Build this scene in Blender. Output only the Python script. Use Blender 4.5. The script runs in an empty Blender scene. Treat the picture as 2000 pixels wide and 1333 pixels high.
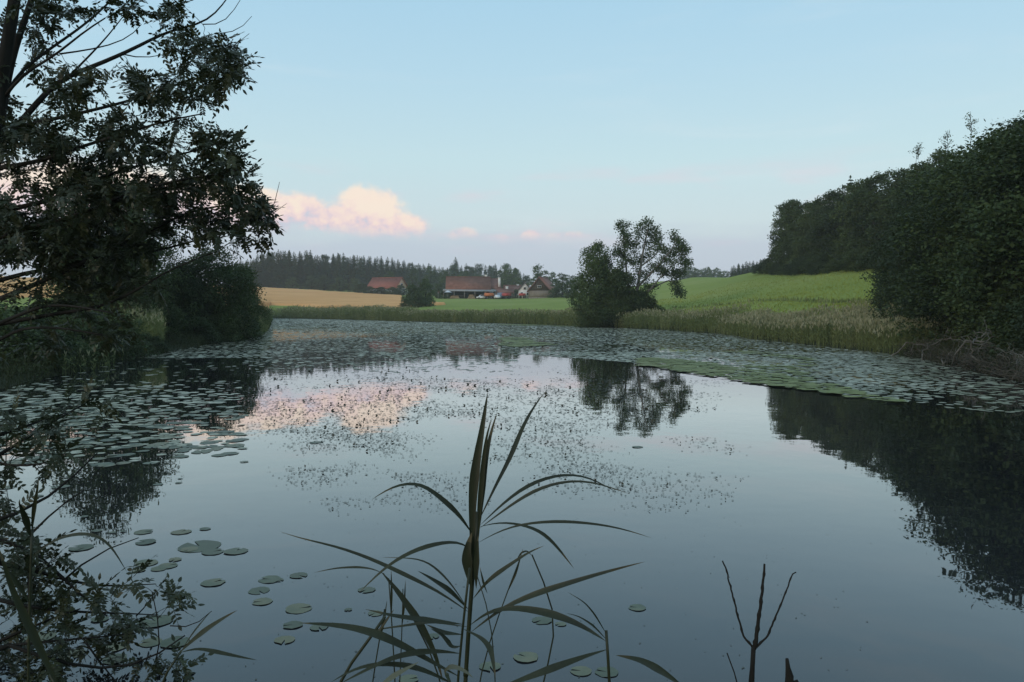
import bpy, math
import numpy as np

# ------------------------------------------------------------------ camera, sky, light
SC = bpy.context.scene
COL = SC.collection
F = 1556.0
CAMH = 2.0
PITCH = math.atan(60.5 / F)

cam_d = bpy.data.cameras.new('camera')
cam_d.sensor_width = 36.0
cam_d.lens = 36.0 * F / 2000.0
cam_d.clip_start = 0.05
cam_d.clip_end = 9000
cam = bpy.data.objects.new('camera', cam_d)
cam.location = (0, 0, CAMH)
cam.rotation_euler = (math.pi / 2 - PITCH, 0, 0)
COL.objects.link(cam)
SC.camera = cam

SUN_EL, SUN_AZ = math.radians(4.0), math.radians(-140.0)   # low, behind and to the left of the viewer
world = bpy.data.worlds.new('World')
SC.world = world
world.use_nodes = True


class Nodes:
    def __init__(self, nt):
        self.nt = nt

    def new(self, kind, **props):
        n = self.nt.nodes.new(kind)
        for k, v in props.items():
            setattr(n, k, v)
        return n

    def put(self, sock, v):
        if isinstance(v, bpy.types.NodeSocket):
            self.nt.links.new(v, sock)
        elif v is not None:
            sock.default_value = v

    def m(self, op, a, b=None, c=None, clamp=False):
        n = self.new('ShaderNodeMath', operation=op, use_clamp=clamp)
        for i, v in enumerate((a, b, c)):
            self.put(n.inputs[i], v)
        return n.outputs[0]

    def noise(self, vec, scale, detail=3.0, rough=0.5, dist=0.0):
        n = self.new('ShaderNodeTexNoise')
        self.put(n.inputs['Vector'], vec)
        n.inputs['Scale'].default_value = scale
        n.inputs['Detail'].default_value = detail
        n.inputs['Roughness'].default_value = rough
        n.inputs['Distortion'].default_value = dist
        return n.outputs['Fac']

    def ramp(self, fac, stops, interp='LINEAR'):
        n = self.new('ShaderNodeValToRGB')
        n.color_ramp.interpolation = interp
        el = n.color_ramp.elements
        while len(el) < len(stops):
            el.new(0.5)
        for e, (p, c) in zip(el, stops):
            e.position = p
            e.color = (c[0], c[1], c[2], 1)
        self.put(n.inputs[0], fac)
        return n.outputs[0]

    def mix(self, fac, a, b):
        n = self.new('ShaderNodeMix', data_type='RGBA')
        self.put(n.inputs[0], fac)
        for s, v in ((n.inputs[6], a), (n.inputs[7], b)):
            if isinstance(v, bpy.types.NodeSocket):
                self.nt.links.new(v, s)
            else:
                s.default_value = (v[0], v[1], v[2], 1)
        return n.outputs[2]

    def smooth(self, v, lo, hi):
        n = self.new('ShaderNodeMapRange', interpolation_type='SMOOTHSTEP')
        self.put(n.inputs[0], v)
        n.inputs[1].default_value = lo
        n.inputs[2].default_value = hi
        return n.outputs[0]

    def comb(self, x, y, z):
        n = self.new('ShaderNodeCombineXYZ')
        self.put(n.inputs[0], x); self.put(n.inputs[1], y); self.put(n.inputs[2], z)
        return n.outputs[0]


def s2l(r, g, b):
    return tuple(((c / 255.0 + 0.055) / 1.055) ** 2.4 if c > 10 else c / 255.0 / 12.92 for c in (r, g, b))


def build_world():
    nt = world.node_tree
    nt.nodes.clear()
    N = Nodes(nt)
    tc = N.new('ShaderNodeTexCoord')
    sep = N.new('ShaderNodeSeparateXYZ')
    nt.links.new(tc.outputs['Generated'], sep.inputs[0])
    x, y, z = sep.outputs
    el = N.m('ARCSINE', z)
    az = N.m('ARCTAN2', x, y)
    # clear evening sky, paler and greyer towards the horizon
    zz = N.m('MAXIMUM', z, 0.0)
    grad = N.ramp(zz, [(0.0, s2l(180, 189, 200)), (0.05, s2l(185, 195, 206)), (0.11, s2l(190, 207, 214)),
                       (0.18, s2l(184, 210, 218)), (0.28, s2l(170, 203, 220)), (0.38, s2l(157, 196, 219)),
                       (0.6, s2l(164, 194, 216)), (1.0, s2l(150, 180, 203))])
    sky = N.new('ShaderNodeTexSky')
    sky.sky_type = 'NISHITA'
    sky.sun_disc = False
    sky.sun_elevation = SUN_EL
    sky.sun_rotation = SUN_AZ
    sky.dust_density = 1.5
    vs = N.new('ShaderNodeVectorMath', operation='SCALE')
    nt.links.new(sky.outputs[0], vs.inputs[0])
    vs.inputs['Scale'].default_value = 0.15
    col = N.mix(0.10, grad, vs.outputs[0])
    # pink evening tint low in the sky, in patches
    U = N.m('ADD', N.m('MULTIPLY', az, F), 1000.0)
    V = N.m('SUBTRACT', 606.0, N.m('MULTIPLY', el, F))
    p0 = N.comb(N.m('MULTIPLY', U, 0.0035), N.m('MULTIPLY', V, 0.016), 0.0)
    wisp = N.smooth(N.noise(p0, 1.0, 3.0), 0.52, 0.72)
    band = N.m('MULTIPLY', N.smooth(V, 300.0, 400.0), N.m('SUBTRACT', 1.0, N.smooth(V, 470.0, 540.0)))
    col = N.mix(N.m('MULTIPLY', N.m('MULTIPLY', wisp, band), 0.65), col, s2l(206, 193, 202))
    # thin high veils
    p3 = N.comb(N.m('MULTIPLY', U, 0.0016), N.m('MULTIPLY', V, 0.012), 9.0)
    veil = N.smooth(N.noise(p3, 1.0, 6.0, 0.62, 0.6), 0.50, 0.80)
    col = N.mix(N.m('MULTIPLY', N.m('MULTIPLY', veil, N.smooth(el, 0.0, 0.08)), 0.22), col, s2l(207, 214, 218))
    # low lavender bank
    p1 = N.comb(N.m('MULTIPLY', U, 0.006), N.m('MULTIPLY', V, 0.022), 3.0)
    bank = N.m('ADD', V, N.m('MULTIPLY', N.noise(p1, 1.0, 4.0), 90.0))
    col = N.mix(N.m('MULTIPLY', N.smooth(bank, 480.0, 530.0), 0.55), col, s2l(172, 182, 198))
    # sunset-lit cumulus
    p2 = N.comb(N.m('MULTIPLY', U, 0.012), N.m('MULTIPLY', V, 0.016), 1.0)
    n1 = N.noise(p2, 1.0, 6.0, 0.6)
    n2 = N.noise(N.comb(N.m('MULTIPLY', U, 0.035), N.m('MULTIPLY', V, 0.04), 7.0), 1.0, 5.0, 0.6)
    px = [(718, 418, 84, 54), (788, 444, 58, 30), (655, 428, 80, 30), (585, 410, 70, 34), (520, 420, 90, 50),
          (400, 405, 120, 62), (250, 392, 150, 70), (90, 385, 150, 70), (-90, 400, 140, 70), (835, 468, 22, 9),
          (906, 462, 32, 17), (975, 468, 24, 11), (1036, 462, 22, 14), (1108, 470, 46, 19), (-400, 420, 180, 60)]
    dens = None
    for (cx, cy, rx, ry) in px:
        a = math.atan((cx - 1000) / F)
        cu = 1000 + F * a
        e = math.atan((606 - cy) / F * math.cos(a))
        cv = 606 - F * e
        dx = N.m('DIVIDE', N.m('SUBTRACT', U, cu), float(rx))
        dy = N.m('DIVIDE', N.m('SUBTRACT', V, cv), float(ry))
        d = N.m('SUBTRACT', 1.0, N.m('SQRT', N.m('ADD', N.m('MULTIPLY', dx, dx), N.m('MULTIPLY', dy, dy))))
        dens = d if dens is None else N.m('SMOOTH_MAX', dens, d, 0.25)
    dd = N.m('ADD', dens, N.m('MULTIPLY', N.m('SUBTRACT', n1, 0.5), 1.1))
    dd = N.m('ADD', dd, N.m('MULTIPLY', N.m('SUBTRACT', n2, 0.5), 0.75))
    alpha = N.smooth(dd, -0.06, 0.42)
    foot = N.m('SUBTRACT', 1.0, N.smooth(N.m('ADD', V, N.m('MULTIPLY', n1, 50.0)), 466.0, 505.0))
    alpha = N.m('MULTIPLY', N.m('MULTIPLY', alpha, foot), 0.9)
    shade = N.m('ADD', N.m('MULTIPLY', N.m('SUBTRACT', n2, 0.5), 2.2),
                N.m('ADD', N.m('MULTIPLY', N.m('SUBTRACT', n1, 0.5), 1.6),
                    N.m('MULTIPLY', N.m('SUBTRACT', 440.0, V), 0.012)))
    shade = N.m('ADD', shade, N.m('MULTIPLY', N.smooth(U, 600.0, 760.0), 0.35))
    ccol = N.ramp(N.m('ADD', shade, 0.22, clamp=True),
                  [(0.0, s2l(186, 188, 201)), (0.3, s2l(214, 193, 198)), (0.6, s2l(229, 205, 197)),
                   (1.0, s2l(233, 215, 198))])
    col = N.mix(alpha, col, ccol)
    # nothing of the sky below the horizon but the same dull haze
    bg = N.new('ShaderNodeBackground')
    nt.links.new(col, bg.inputs[0])
    bg.inputs[1].default_value = 1.0
    out = N.new('ShaderNodeOutputWorld')
    nt.links.new(bg.outputs[0], out.inputs[0])


build_world()

sun_d = bpy.data.lights.new('sun', 'SUN')
sun_d.energy = 0.8
sun_d.angle = math.radians(15)
sun_d.color = (1.0, 0.82, 0.68)
sun = bpy.data.objects.new('sun', sun_d)
# direction from which light comes
sd = (math.sin(SUN_AZ) * math.cos(SUN_EL), math.cos(SUN_AZ) * math.cos(SUN_EL), math.sin(math.radians(12)))
from mathutils import Vector
sun.rotation_euler = Vector(sd).to_track_quat('Z', 'Y').to_euler()
COL.objects.link(sun)

SC.view_settings.view_transform = 'Standard'
SC.view_settings.look = 'None'
SC.view_settings.exposure = 0.32
SC.view_settings.gamma = 1.0
SC.view_settings.use_curve_mapping = False
SC.render.engine = 'CYCLES'
SC.cycles.max_bounces = 6
SC.cycles.diffuse_bounces = 3
SC.cycles.glossy_bounces = 3
SC.cycles.transmission_bounces = 3
SC.cycles.volume_bounces = 1
SC.cycles.caustics_reflective = False
SC.cycles.caustics_refractive = False

# ------------------------------------------------------------------ helpers
RNG = np.random.default_rng(7)


def ray(px, py):
    c, s = math.cos(PITCH), math.sin(PITCH)
    u, v = (np.asarray(px, float) - 1000) / F, (666.5 - np.asarray(py, float)) / F
    # camera looks along +Y tilted down
    return np.stack(np.broadcast_arrays(u, c + v * s, v * c - s), -1)


def P(px, py, D):
    """the point seen at photo pixel (px, py), D metres away along Y"""
    r = ray(px, py)
    t = np.asarray(D, float) / r[..., 1]
    return r * t[..., None] + np.array([0, 0, CAMH])


def W(px, py):
    """the point of the water surface seen at (px, py)"""
    r = ray(px, py)
    t = -CAMH / r[..., 2]
    return r * t[..., None] + np.array([0, 0, CAMH])


def pix(p):
    """photo pixel of world points"""
    p = np.asarray(p, float) - np.array([0, 0, CAMH])
    c, s = math.cos(PITCH), math.sin(PITCH)
    dep = p[..., 1] * c - p[..., 2] * s
    v = p[..., 1] * s + p[..., 2] * c
    dep = np.where(dep > 0.1, dep, 0.1)
    return 1000 + F * p[..., 0] / dep, 666.5 - F * v / dep


def _hash(ix, iy, seed):
    h = (ix.astype(np.int64) * 374761393 + iy.astype(np.int64) * 668265263 + seed * 1442695041) & 0x7fffffff
    h = ((h ^ (h >> 13)) * 1274126177) & 0x7fffffff
    return ((h ^ (h >> 16)) & 0xffff) / 65535.0


def vnoise(x, y, seed=0):
    x = np.asarray(x, float); y = np.asarray(y, float)
    ix, iy = np.floor(x), np.floor(y)
    fx, fy = x - ix, y - iy
    fx, fy = fx * fx * (3 - 2 * fx), fy * fy * (3 - 2 * fy)
    a, b = _hash(ix, iy, seed), _hash(ix + 1, iy, seed)
    c, d = _hash(ix, iy + 1, seed), _hash(ix + 1, iy + 1, seed)
    return (a * (1 - fx) + b * fx) * (1 - fy) + (c * (1 - fx) + d * fx) * fy


def fbm(x, y, seed=0, octv=3):
    t, amp, tot = 0, 1.0, 0
    for i in range(octv):
        t = t + vnoise(x * 2 ** i, y * 2 ** i, seed + i * 17) * amp
        tot += amp
        amp *= 0.5
    return t / tot


class MB:
    """collects geometry; build() links it as one mesh object"""

    def __init__(self):
        self.v, self.f, self.n, self.mi = [], [], 0, []

    def add(self, v, f, mi=0):
        v = np.asarray(v, np.float32).reshape(-1, 3)
        for ff in (f if isinstance(f, (list, tuple)) and len(f) and isinstance(f[0], np.ndarray) else [f]):
            ff = np.asarray(ff, np.int64)
            if ff.size:
                self.f.append(ff + self.n)
                self.mi.append(np.full(len(ff), mi, np.int32))
        self.v.append(v)
        self.n += len(v)

    def box(self, c, s, rz=0.0, mi=0):
        x, y, z = np.array(s) / 2.0
        q = np.array([[-x, -y, -z], [x, -y, -z], [x, y, -z], [-x, y, -z], [-x, -y, z], [x, -y, z], [x, y, z], [-x, y, z]])
        if rz:
            cs, sn = math.cos(rz), math.sin(rz)
            q[:, :2] = q[:, :2] @ np.array([[cs, sn], [-sn, cs]])
        self.add(q + np.array(c), np.array([[0, 3, 2, 1], [4, 5, 6, 7], [0, 1, 5, 4], [1, 2, 6, 5], [2, 3, 7, 6], [3, 0, 4, 7]]), mi)

    def tube(self, pts, rad, sides=6, mi=0):
        pts = np.asarray(pts, float)
        n = len(pts)
        rad = np.broadcast_to(np.asarray(rad, float), (n,))
        t = np.gradient(pts, axis=0)
        t /= np.linalg.norm(t, axis=1, keepdims=True) + 1e-9
        ref = np.array([0, 0, 1.0]) if abs(t[:, 2]).mean() < 0.8 else np.array([1.0, 0, 0])
        a = np.cross(t, ref); a /= np.linalg.norm(a, axis=1, keepdims=True) + 1e-9
        b = np.cross(t, a)
        th = np.arange(sides) * 2 * math.pi / sides
        ring = (a[:, None] * np.cos(th)[None, :, None] + b[:, None] * np.sin(th)[None, :, None]) * rad[:, None, None]
        v = (pts[:, None] + ring).reshape(-1, 3)
        i = np.arange(n - 1)[:, None] * sides
        j = np.arange(sides)[None]
        k = (j + 1) % sides
        f = np.stack([i + j, i + k, i + sides + k, i + sides + j], -1).reshape(-1, 4)
        self.add(v, [f, (np.arange(sides)[::-1])[None], ((n - 1) * sides + np.arange(sides))[None]], mi)

    def mesh(self, name, mats, smooth=False):
        me = bpy.data.meshes.new(name)
        v = np.concatenate(self.v) if self.v else np.zeros((0, 3), np.float32)
        me.vertices.add(len(v))
        me.vertices.foreach_set('co', v.ravel())
        lt = np.concatenate([np.full(len(f), f.shape[1]) for f in self.f]).astype(np.int32)
        lv = np.concatenate([f.ravel() for f in self.f]).astype(np.int32)
        ls = np.concatenate([[0], np.cumsum(lt)[:-1]]).astype(np.int32)
        me.loops.add(len(lv))
        me.loops.foreach_set('vertex_index', lv)
        me.polygons.add(len(lt))
        me.polygons.foreach_set('loop_start', ls)
        me.polygons.foreach_set('loop_total', lt)
        if not isinstance(mats, (list, tuple)):
            mats = [mats]
        for m in mats:
            me.materials.append(m)
        if len(mats) > 1:
            me.polygons.foreach_set('material_index', np.concatenate(self.mi))
        if smooth:
            me.polygons.foreach_set('use_smooth', np.ones(len(lt), bool))
        me.update(calc_edges=True)
        return me

    def build(self, name, mats, parent=None, smooth=False):
        return link(name, self.mesh(name, mats, smooth), parent)


def link(name, me, parent=None, loc=None):
    o = bpy.data.objects.new(name, me)
    COL.objects.link(o)
    if parent is not None:
        o.parent = parent
    if loc is not None:
        o.location = loc
    return o


def tag(o, label=None, cat=None, group=None, kind=None):
    for k, v in (('label', label), ('category', cat), ('group', group), ('kind', kind)):
        if v:
            o[k] = v
    return o


def thing(name, label, cat, loc=(0, 0, 0), rz=0.0, group=None):
    o = bpy.data.objects.new(name, None)
    COL.objects.link(o)
    o.location = loc
    o.rotation_euler = (0, 0, rz)
    return tag(o, label, cat, group)


def copy_thing(root, loc, rz=0.0, sc=(1, 1, 1), label=None, group=None):
    def cp(o, par):
        c = o.copy()
        COL.objects.link(c)
        c.parent = par
        for ch in kids[o.name]:
            cp(ch, c)
        return c
    kids = {}
    def walk(o):
        kids[o.name] = [k for k in CHILD.get(o.name, [])]
        for k in kids[o.name]:
            walk(k)
    walk(root)
    r = cp(root, None)
    r.location = loc
    r.rotation_euler = (0, 0, rz)
    r.scale = sc
    if label:
        r['label'] = label
    if group:
        r['group'] = group
    return r


CHILD = {}


def remember(root):
    """note the children of a finished prototype so that copies are quick"""
    def walk(o):
        CHILD[o.name] = list(o.children)
        for k in o.children:
            walk(k)
    walk(root)
    return root


# ------------------------------------------------------------------ materials
def material(name, stops, scale=3.0, rough=0.8, spec=0.3, bump=0.0, bscale=20.0, detail=4.0, stretch=(1, 1, 1),
             coord='Object', trans=0.0, objvar=0.0, ior=None, fine=0.0, fscale=60.0):
    m = bpy.data.materials.new(name)
    m.use_nodes = True
    nt = m.node_tree
    nt.nodes.clear()
    N = Nodes(nt)
    tc = N.new('ShaderNodeTexCoord')
    mp = N.new('ShaderNodeMapping')
    mp.inputs['Scale'].default_value = stretch
    if coord == 'World':
        ge = N.new('ShaderNodeNewGeometry')
        nt.links.new(ge.outputs['Position'], mp.inputs[0])
    else:
        nt.links.new(tc.outputs[coord], mp.inputs[0])
    vec = mp.outputs[0]
    fac = N.noise(vec, scale, detail, 0.55)
    if fine:
        fac = N.m('ADD', fac, N.m('MULTIPLY', N.m('SUBTRACT', N.noise(vec, fscale, 2.0), 0.5), fine))
    if objvar:
        oi = N.new('ShaderNodeObjectInfo')
        fac = N.m('ADD', fac, N.m('MULTIPLY', N.m('SUBTRACT', oi.outputs['Random'], 0.5), objvar))
    k = len(stops)
    col = N.ramp(fac, [(0.3 + 0.4 * i / max(1, k - 1), c) for i, c in enumerate(stops)])
    b = N.new('ShaderNodeBsdfPrincipled')
    nt.links.new(col, b.inputs['Base Color'])
    b.inputs['Roughness'].default_value = rough
    b.inputs['Specular IOR Level'].default_value = spec
    if ior:
        b.inputs['IOR'].default_value = ior
    if bump:
        bn = N.new('ShaderNodeBump')
        bn.inputs['Strength'].default_value = bump
        bn.inputs['Distance'].default_value = 0.02 if bscale > 5 else 0.2
        nt.links.new(N.noise(vec, bscale, 4.0), bn.inputs['Height'])
        nt.links.new(bn.outputs[0], b.inputs['Normal'])
    sh = b.outputs[0]
    if trans:
        tr = N.new('ShaderNodeBsdfTranslucent')
        nt.links.new(col, tr.inputs[0])
        mx = N.new('ShaderNodeMixShader')
        mx.inputs[0].default_value = trans
        nt.links.new(sh, mx.inputs[1]); nt.links.new(tr.outputs[0], mx.inputs[2])
        sh = mx.outputs[0]
    out = N.new('ShaderNodeOutputMaterial')
    nt.links.new(sh, out.inputs[0])
    return m


M = {}
M['grass'] = material('meadow_grass', [(.19, .235, .05), (.225, .27, .06), (.265, .295, .08)], 0.05, 0.95, 0.1,
                      bump=0.35, bscale=3.0, detail=8.0, coord='World', stretch=(1, .5, 1), fine=.35, fscale=1.2)
M['bankmud'] = material('bank_soil', [(.03, .03, .018), (.05, .05, .028), (.07, .07, .035)], 2.0, 0.95, 0.1, bump=.5, bscale=12)
M['wheat'] = material('ripe_wheat', [(.62, .30, .115), (.70, .36, .14), (.76, .42, .18)], 0.08, 0.95, 0.1, bump=.8,
                      bscale=2.0, detail=8.0, coord='World', stretch=(.35, 1.4, 1), fine=.4, fscale=.8)
M['needle'] = material('spruce_needles', [(.018, .038, .014), (.030, .056, .020), (.050, .082, .028)], 0.35, 0.85, 0.15,
                       objvar=.35, fine=.3, fscale=3)
M['leaf_dark'] = material('dark_foliage', [(.024, .04, .016), (.045, .072, .024), (.080, .112, .036)], 0.22, 0.65, 0.25,
                          trans=.2, objvar=.35, fine=.5, fscale=4)
M['leaf_mid'] = material('mid_foliage', [(.045, .07, .03), (.065, .10, .036), (.09, .13, .045)], 0.3, 0.65, 0.25,
                         trans=.2, objvar=.3, fine=.5, fscale=4)
M['leaf_light'] = material('light_foliage', [(.08, .12, .04), (.12, .17, .05), (.15, .20, .07)], 0.3, 0.65, 0.25,
                           trans=.2, objvar=.3, fine=.5, fscale=4)
M['leaf_near'] = material('ash_leaf', [(.021, .028, .012), (.034, .043, .017), (.052, .062, .023)], 2.0, 0.5, 0.35,
                          trans=.22, fine=.4, fscale=25)
M['bark'] = material('bark', [(.012, .012, .010), (.020, .019, .016), (.034, .032, .027)], 6.0, 0.9, 0.15, bump=.6,
                     bscale=30, stretch=(1, 1, .25))
M['bark_pale'] = material('pale_bark', [(.09, .085, .075), (.15, .145, .13), (.2, .19, .17)], 3.0, 0.9, 0.15, bump=.4,
                          bscale=20, stretch=(1, 1, .3))
M['deadwood'] = material('bleached_dead_wood', [(.09, .088, .074), (.15, .145, .125), (.22, .21, .185)], 4.0, 0.85, 0.2)
M['reed'] = material('reed_green', [(.09, .12, .04), (.145, .18, .062), (.21, .225, .095)], 0.4, 0.7, 0.25, trans=.15,
                     coord='World', fine=.8, fscale=9, stretch=(1, 1, .4))
M['sedge'] = material('dark_sedge', [(.02, .03, .012), (.032, .045, .016), (.05, .06, .024)], 0.4, 0.7, 0.25, trans=.15,
                      coord='World', fine=.8, fscale=9)
M['plume'] = material('reed_plume', [(.24, .24, .13), (.32, .32, .19), (.42, .40, .27)], 2.0, 0.9, 0.1, trans=.2,
                      coord='World')
M['reed_near'] = material('reed_leaf', [(.016, .020, .009), (.026, .031, .013), (.04, .045, .02)], 5.0, 0.5, 0.35,
                          trans=.12, fine=.3, fscale=120, stretch=(1, 1, .2))
M['reed_pale'] = material('pale_reed_leaf', [(.07, .08, .055), (.10, .11, .075), (.13, .14, .09)], 5.0, 0.5, 0.3, trans=.15)
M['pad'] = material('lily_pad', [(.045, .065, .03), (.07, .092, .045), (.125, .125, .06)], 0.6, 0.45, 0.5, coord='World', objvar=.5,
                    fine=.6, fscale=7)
M['pad_far'] = material('sky_sheen_lily_pads', [(.19, .20, .12), (.29, .30, .21), (.41, .41, .31)], 0.35, 0.5, 0.5,
                        coord='World', fine=.8, fscale=5)  # paler than the near pads: grazing sky sheen put into the colour
M['weed'] = material('pondweed', [(.03, .032, .018), (.05, .05, .03), (.08, .08, .05)], 1.0, 0.6, 0.4, coord='World',
                     fine=.5, fscale=15)
M['algae'] = material('green_scum', [(.12, .145, .03), (.16, .185, .04), (.20, .21, .07)], 0.5, 0.6, 0.3, coord='World',
                      fine=.5, fscale=6)
M['tile_red'] = material('red_roof_tiles', [(.22, .075, .055), (.29, .10, .07), (.34, .13, .09)], 1.2, .8, .2, fine=.3, fscale=9)
M['tile_brown'] = material('brown_roof_tiles', [(.17, .075, .052), (.21, .095, .065), (.26, .12, .085)], .8, .85, .2, fine=.4, fscale=8)
M['tile_dull'] = material('weathered_roof_tiles', [(.19, .09, .07), (.23, .115, .09), (.27, .14, .11)], .8, .85, .2, fine=.4, fscale=8)
M['tile_grey'] = material('grey_roof', [(.10, .085, .08), (.14, .12, .11), (.18, .15, .14)], .9, .85, .2, fine=.3, fscale=8)
M['sheet'] = material('sheet_roofing', [(.22, .21, .2), (.28, .27, .26), (.34, .33, .31)], .6, .6, .3)
M['white'] = material('white_render', [(.6, .58, .54), (.72, .7, .66), (.78, .76, .72)], .7, .85, .2)
M['peach'] = material('peach_render', [(.5, .3, .2), (.58, .36, .25), (.62, .4, .28)], .7, .85, .2)
M['boards'] = material('weathered_boards', [(.16, .13, .11), (.22, .19, .16), (.28, .25, .21)], 2.0, .85, .2, stretch=(4, 4, .2))
M['darkwood'] = material('dark_timber', [(.04, .03, .024), (.06, .045, .035), (.09, .065, .05)], 2.0, .85, .2)
M['glass'] = material('window_glass', [(.02, .025, .03), (.03, .035, .04)], 1.0, .08, .6)
M['orange'] = material('orange_paint', [(.5, .14, .05), (.58, .18, .07)], 2.0, .5, .4)
M['redpaint'] = material('red_paint', [(.38, .05, .05), (.48, .08, .07)], 2.0, .45, .4)
M['whitepaint'] = material('white_paint', [(.62, .62, .62), (.75, .75, .74)], 2.0, .35, .5)
M['bluepaint'] = material('grey_blue_paint', [(.16, .2, .26), (.2, .25, .31)], 2.0, .35, .5)
M['rubber'] = material('black_rubber', [(.02, .02, .02), (.03, .03, .03)], 2.0, .8, .3)
M['cloth'] = material('white_cloth', [(.6, .6, .6), (.72, .72, .72)], 2.0, .9, .1)
M['reed_dry'] = material('dried_reed_tip', [(.05, .045, .025), (.085, .072, .04), (.12, .10, .06)], 6.0, 0.8, 0.2, trans=.15)
M['brush'] = material('grey_brushwood', [(.05, .047, .038), (.085, .08, .065), (.13, .12, .10)], 2.0, 0.9, 0.15, coord='World')
M['logs'] = material('stacked_logs', [(.25, .16, .09), (.36, .24, .14), (.45, .32, .2)], 1.5, .9, .1, fine=.8, fscale=4)
M['tarp'] = material('dark_green_tarp', [(.02, .05, .04), (.03, .07, .055)], 1.5, .6, .3)


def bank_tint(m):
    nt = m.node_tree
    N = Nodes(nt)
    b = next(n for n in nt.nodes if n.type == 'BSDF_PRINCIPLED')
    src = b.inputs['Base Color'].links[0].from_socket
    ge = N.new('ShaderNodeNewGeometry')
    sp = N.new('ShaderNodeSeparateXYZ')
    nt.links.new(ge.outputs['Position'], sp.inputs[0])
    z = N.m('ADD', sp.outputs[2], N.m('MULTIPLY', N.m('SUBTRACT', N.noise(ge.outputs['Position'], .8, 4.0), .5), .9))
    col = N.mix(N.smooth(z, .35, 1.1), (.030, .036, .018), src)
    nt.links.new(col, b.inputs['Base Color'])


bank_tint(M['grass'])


def water_material():
    m = bpy.data.materials.new('pond_water')
    m.use_nodes = True
    nt = m.node_tree
    nt.nodes.clear()
    N = Nodes(nt)
    ge = N.new('ShaderNodeNewGeometry')
    pos = ge.outputs['Position']
    h1 = N.noise(pos, 1.3, 2.0)
    h2 = N.noise(pos, 5.0, 2.0)
    calm = N.smooth(N.noise(pos, .06, 2.0), .35, .7)
    h = N.m('ADD', N.m('MULTIPLY', h1, 1.0), N.m('MULTIPLY', N.m('MULTIPLY', h2, calm), 0.3))
    bn = N.new('ShaderNodeBump')
    bn.inputs['Strength'].default_value = 1.0
    bn.inputs['Distance'].default_value = 0.0022
    nt.links.new(h, bn.inputs['Height'])
    body = N.new('ShaderNodeBsdfDiffuse')
    nt.links.new(N.ramp(N.noise(pos, .4, 4.0), [(.3, (.014, .016, .018)), (.7, (.022, .024, .026))]), body.inputs[0])
    gl = N.new('ShaderNodeBsdfGlossy')
    gl.inputs['Roughness'].default_value = 0.012
    gl.inputs['Color'].default_value = (1.0, .975, .96, 1)
    nt.links.new(bn.outputs[0], gl.inputs['Normal'])
    fr = N.new('ShaderNodeFresnel')
    fr.inputs['IOR'].default_value = 1.34
    nt.links.new(bn.outputs[0], fr.inputs['Normal'])
    fac = N.m('MINIMUM', N.m('MULTIPLY', fr.outputs[0], 1.6), .76)
    mx = N.new('ShaderNodeMixShader')
    nt.links.new(fac, mx.inputs[0])
    nt.links.new(body.outputs[0], mx.inputs[1])
    nt.links.new(gl.outputs[0], mx.inputs[2])
    out = N.new('ShaderNodeOutputMaterial')
    nt.links.new(mx.outputs[0], out.inputs[0])
    return m


M['water'] = water_material()

# ------------------------------------------------------------------ the lie of the land
_edge = [(530, 622.5), (580, 623), (640, 624), (700, 625.5), (780, 628), (870, 630), (960, 632), (1040, 634), (1100, 636.5),
         (1160, 639), (1220, 641.5), (1290, 645), (1350, 649), (1410, 653), (1450, 658), (1475, 664), (1530, 668), (1620, 678), (1700, 686),
         (1760, 694), (1820, 704), (1900, 722), (2000, 745)]
SHORE = [tuple(W(a, b)[:2]) for a, b in _edge]
SHORE += [(14.6, 17), (13.2, 13), (10, 8), (6.5, 4.4), (3.4, 2.5), (1.2, 2.05), (-0.8, 2.1), (-2.4, 3.0), (-4.2, 4.7),
          (-5.2, 6.6), (-6.2, 8.8), (-8.6, 12), (-11.8, 17)]
SHORE += [tuple(W(a, b)[:2]) for a, b in [(0, 762), (70, 742), (150, 725), (230, 706), (320, 688), (400, 674), (460, 666), (500, 655), (518, 644), (524, 634), (527, 626)]]
SHORE = np.array(SHORE)
N_FAR = len(_edge)


def pond_dist(x, y):
    """signed distance to the waterline: positive on land"""
    x = np.asarray(x, float); y = np.asarray(y, float)
    best = np.full(x.shape, 1e9)
    inside = np.zeros(x.shape, bool)
    n = len(SHORE)
    for i in range(n):
        ax, ay = SHORE[i]
        bx, by = SHORE[(i + 1) % n]
        dx, dy = bx - ax, by - ay
        t = np.clip(((x - ax) * dx + (y - ay) * dy) / (dx * dx + dy * dy + 1e-9), 0, 1)
        best = np.minimum(best, np.hypot(x - ax - t * dx, y - ay - t * dy))
        cond = ((ay > y) != (by > y))
        with np.errstate(divide='ignore', invalid='ignore'):
            xi = (bx - ax) * (y - ay) / (by - ay + 1e-12) + ax
        inside ^= cond & (x < xi)
    return np.where(inside, -best, best)


def zp(py, D):
    return CAMH + (606 - py) * D / F


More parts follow.
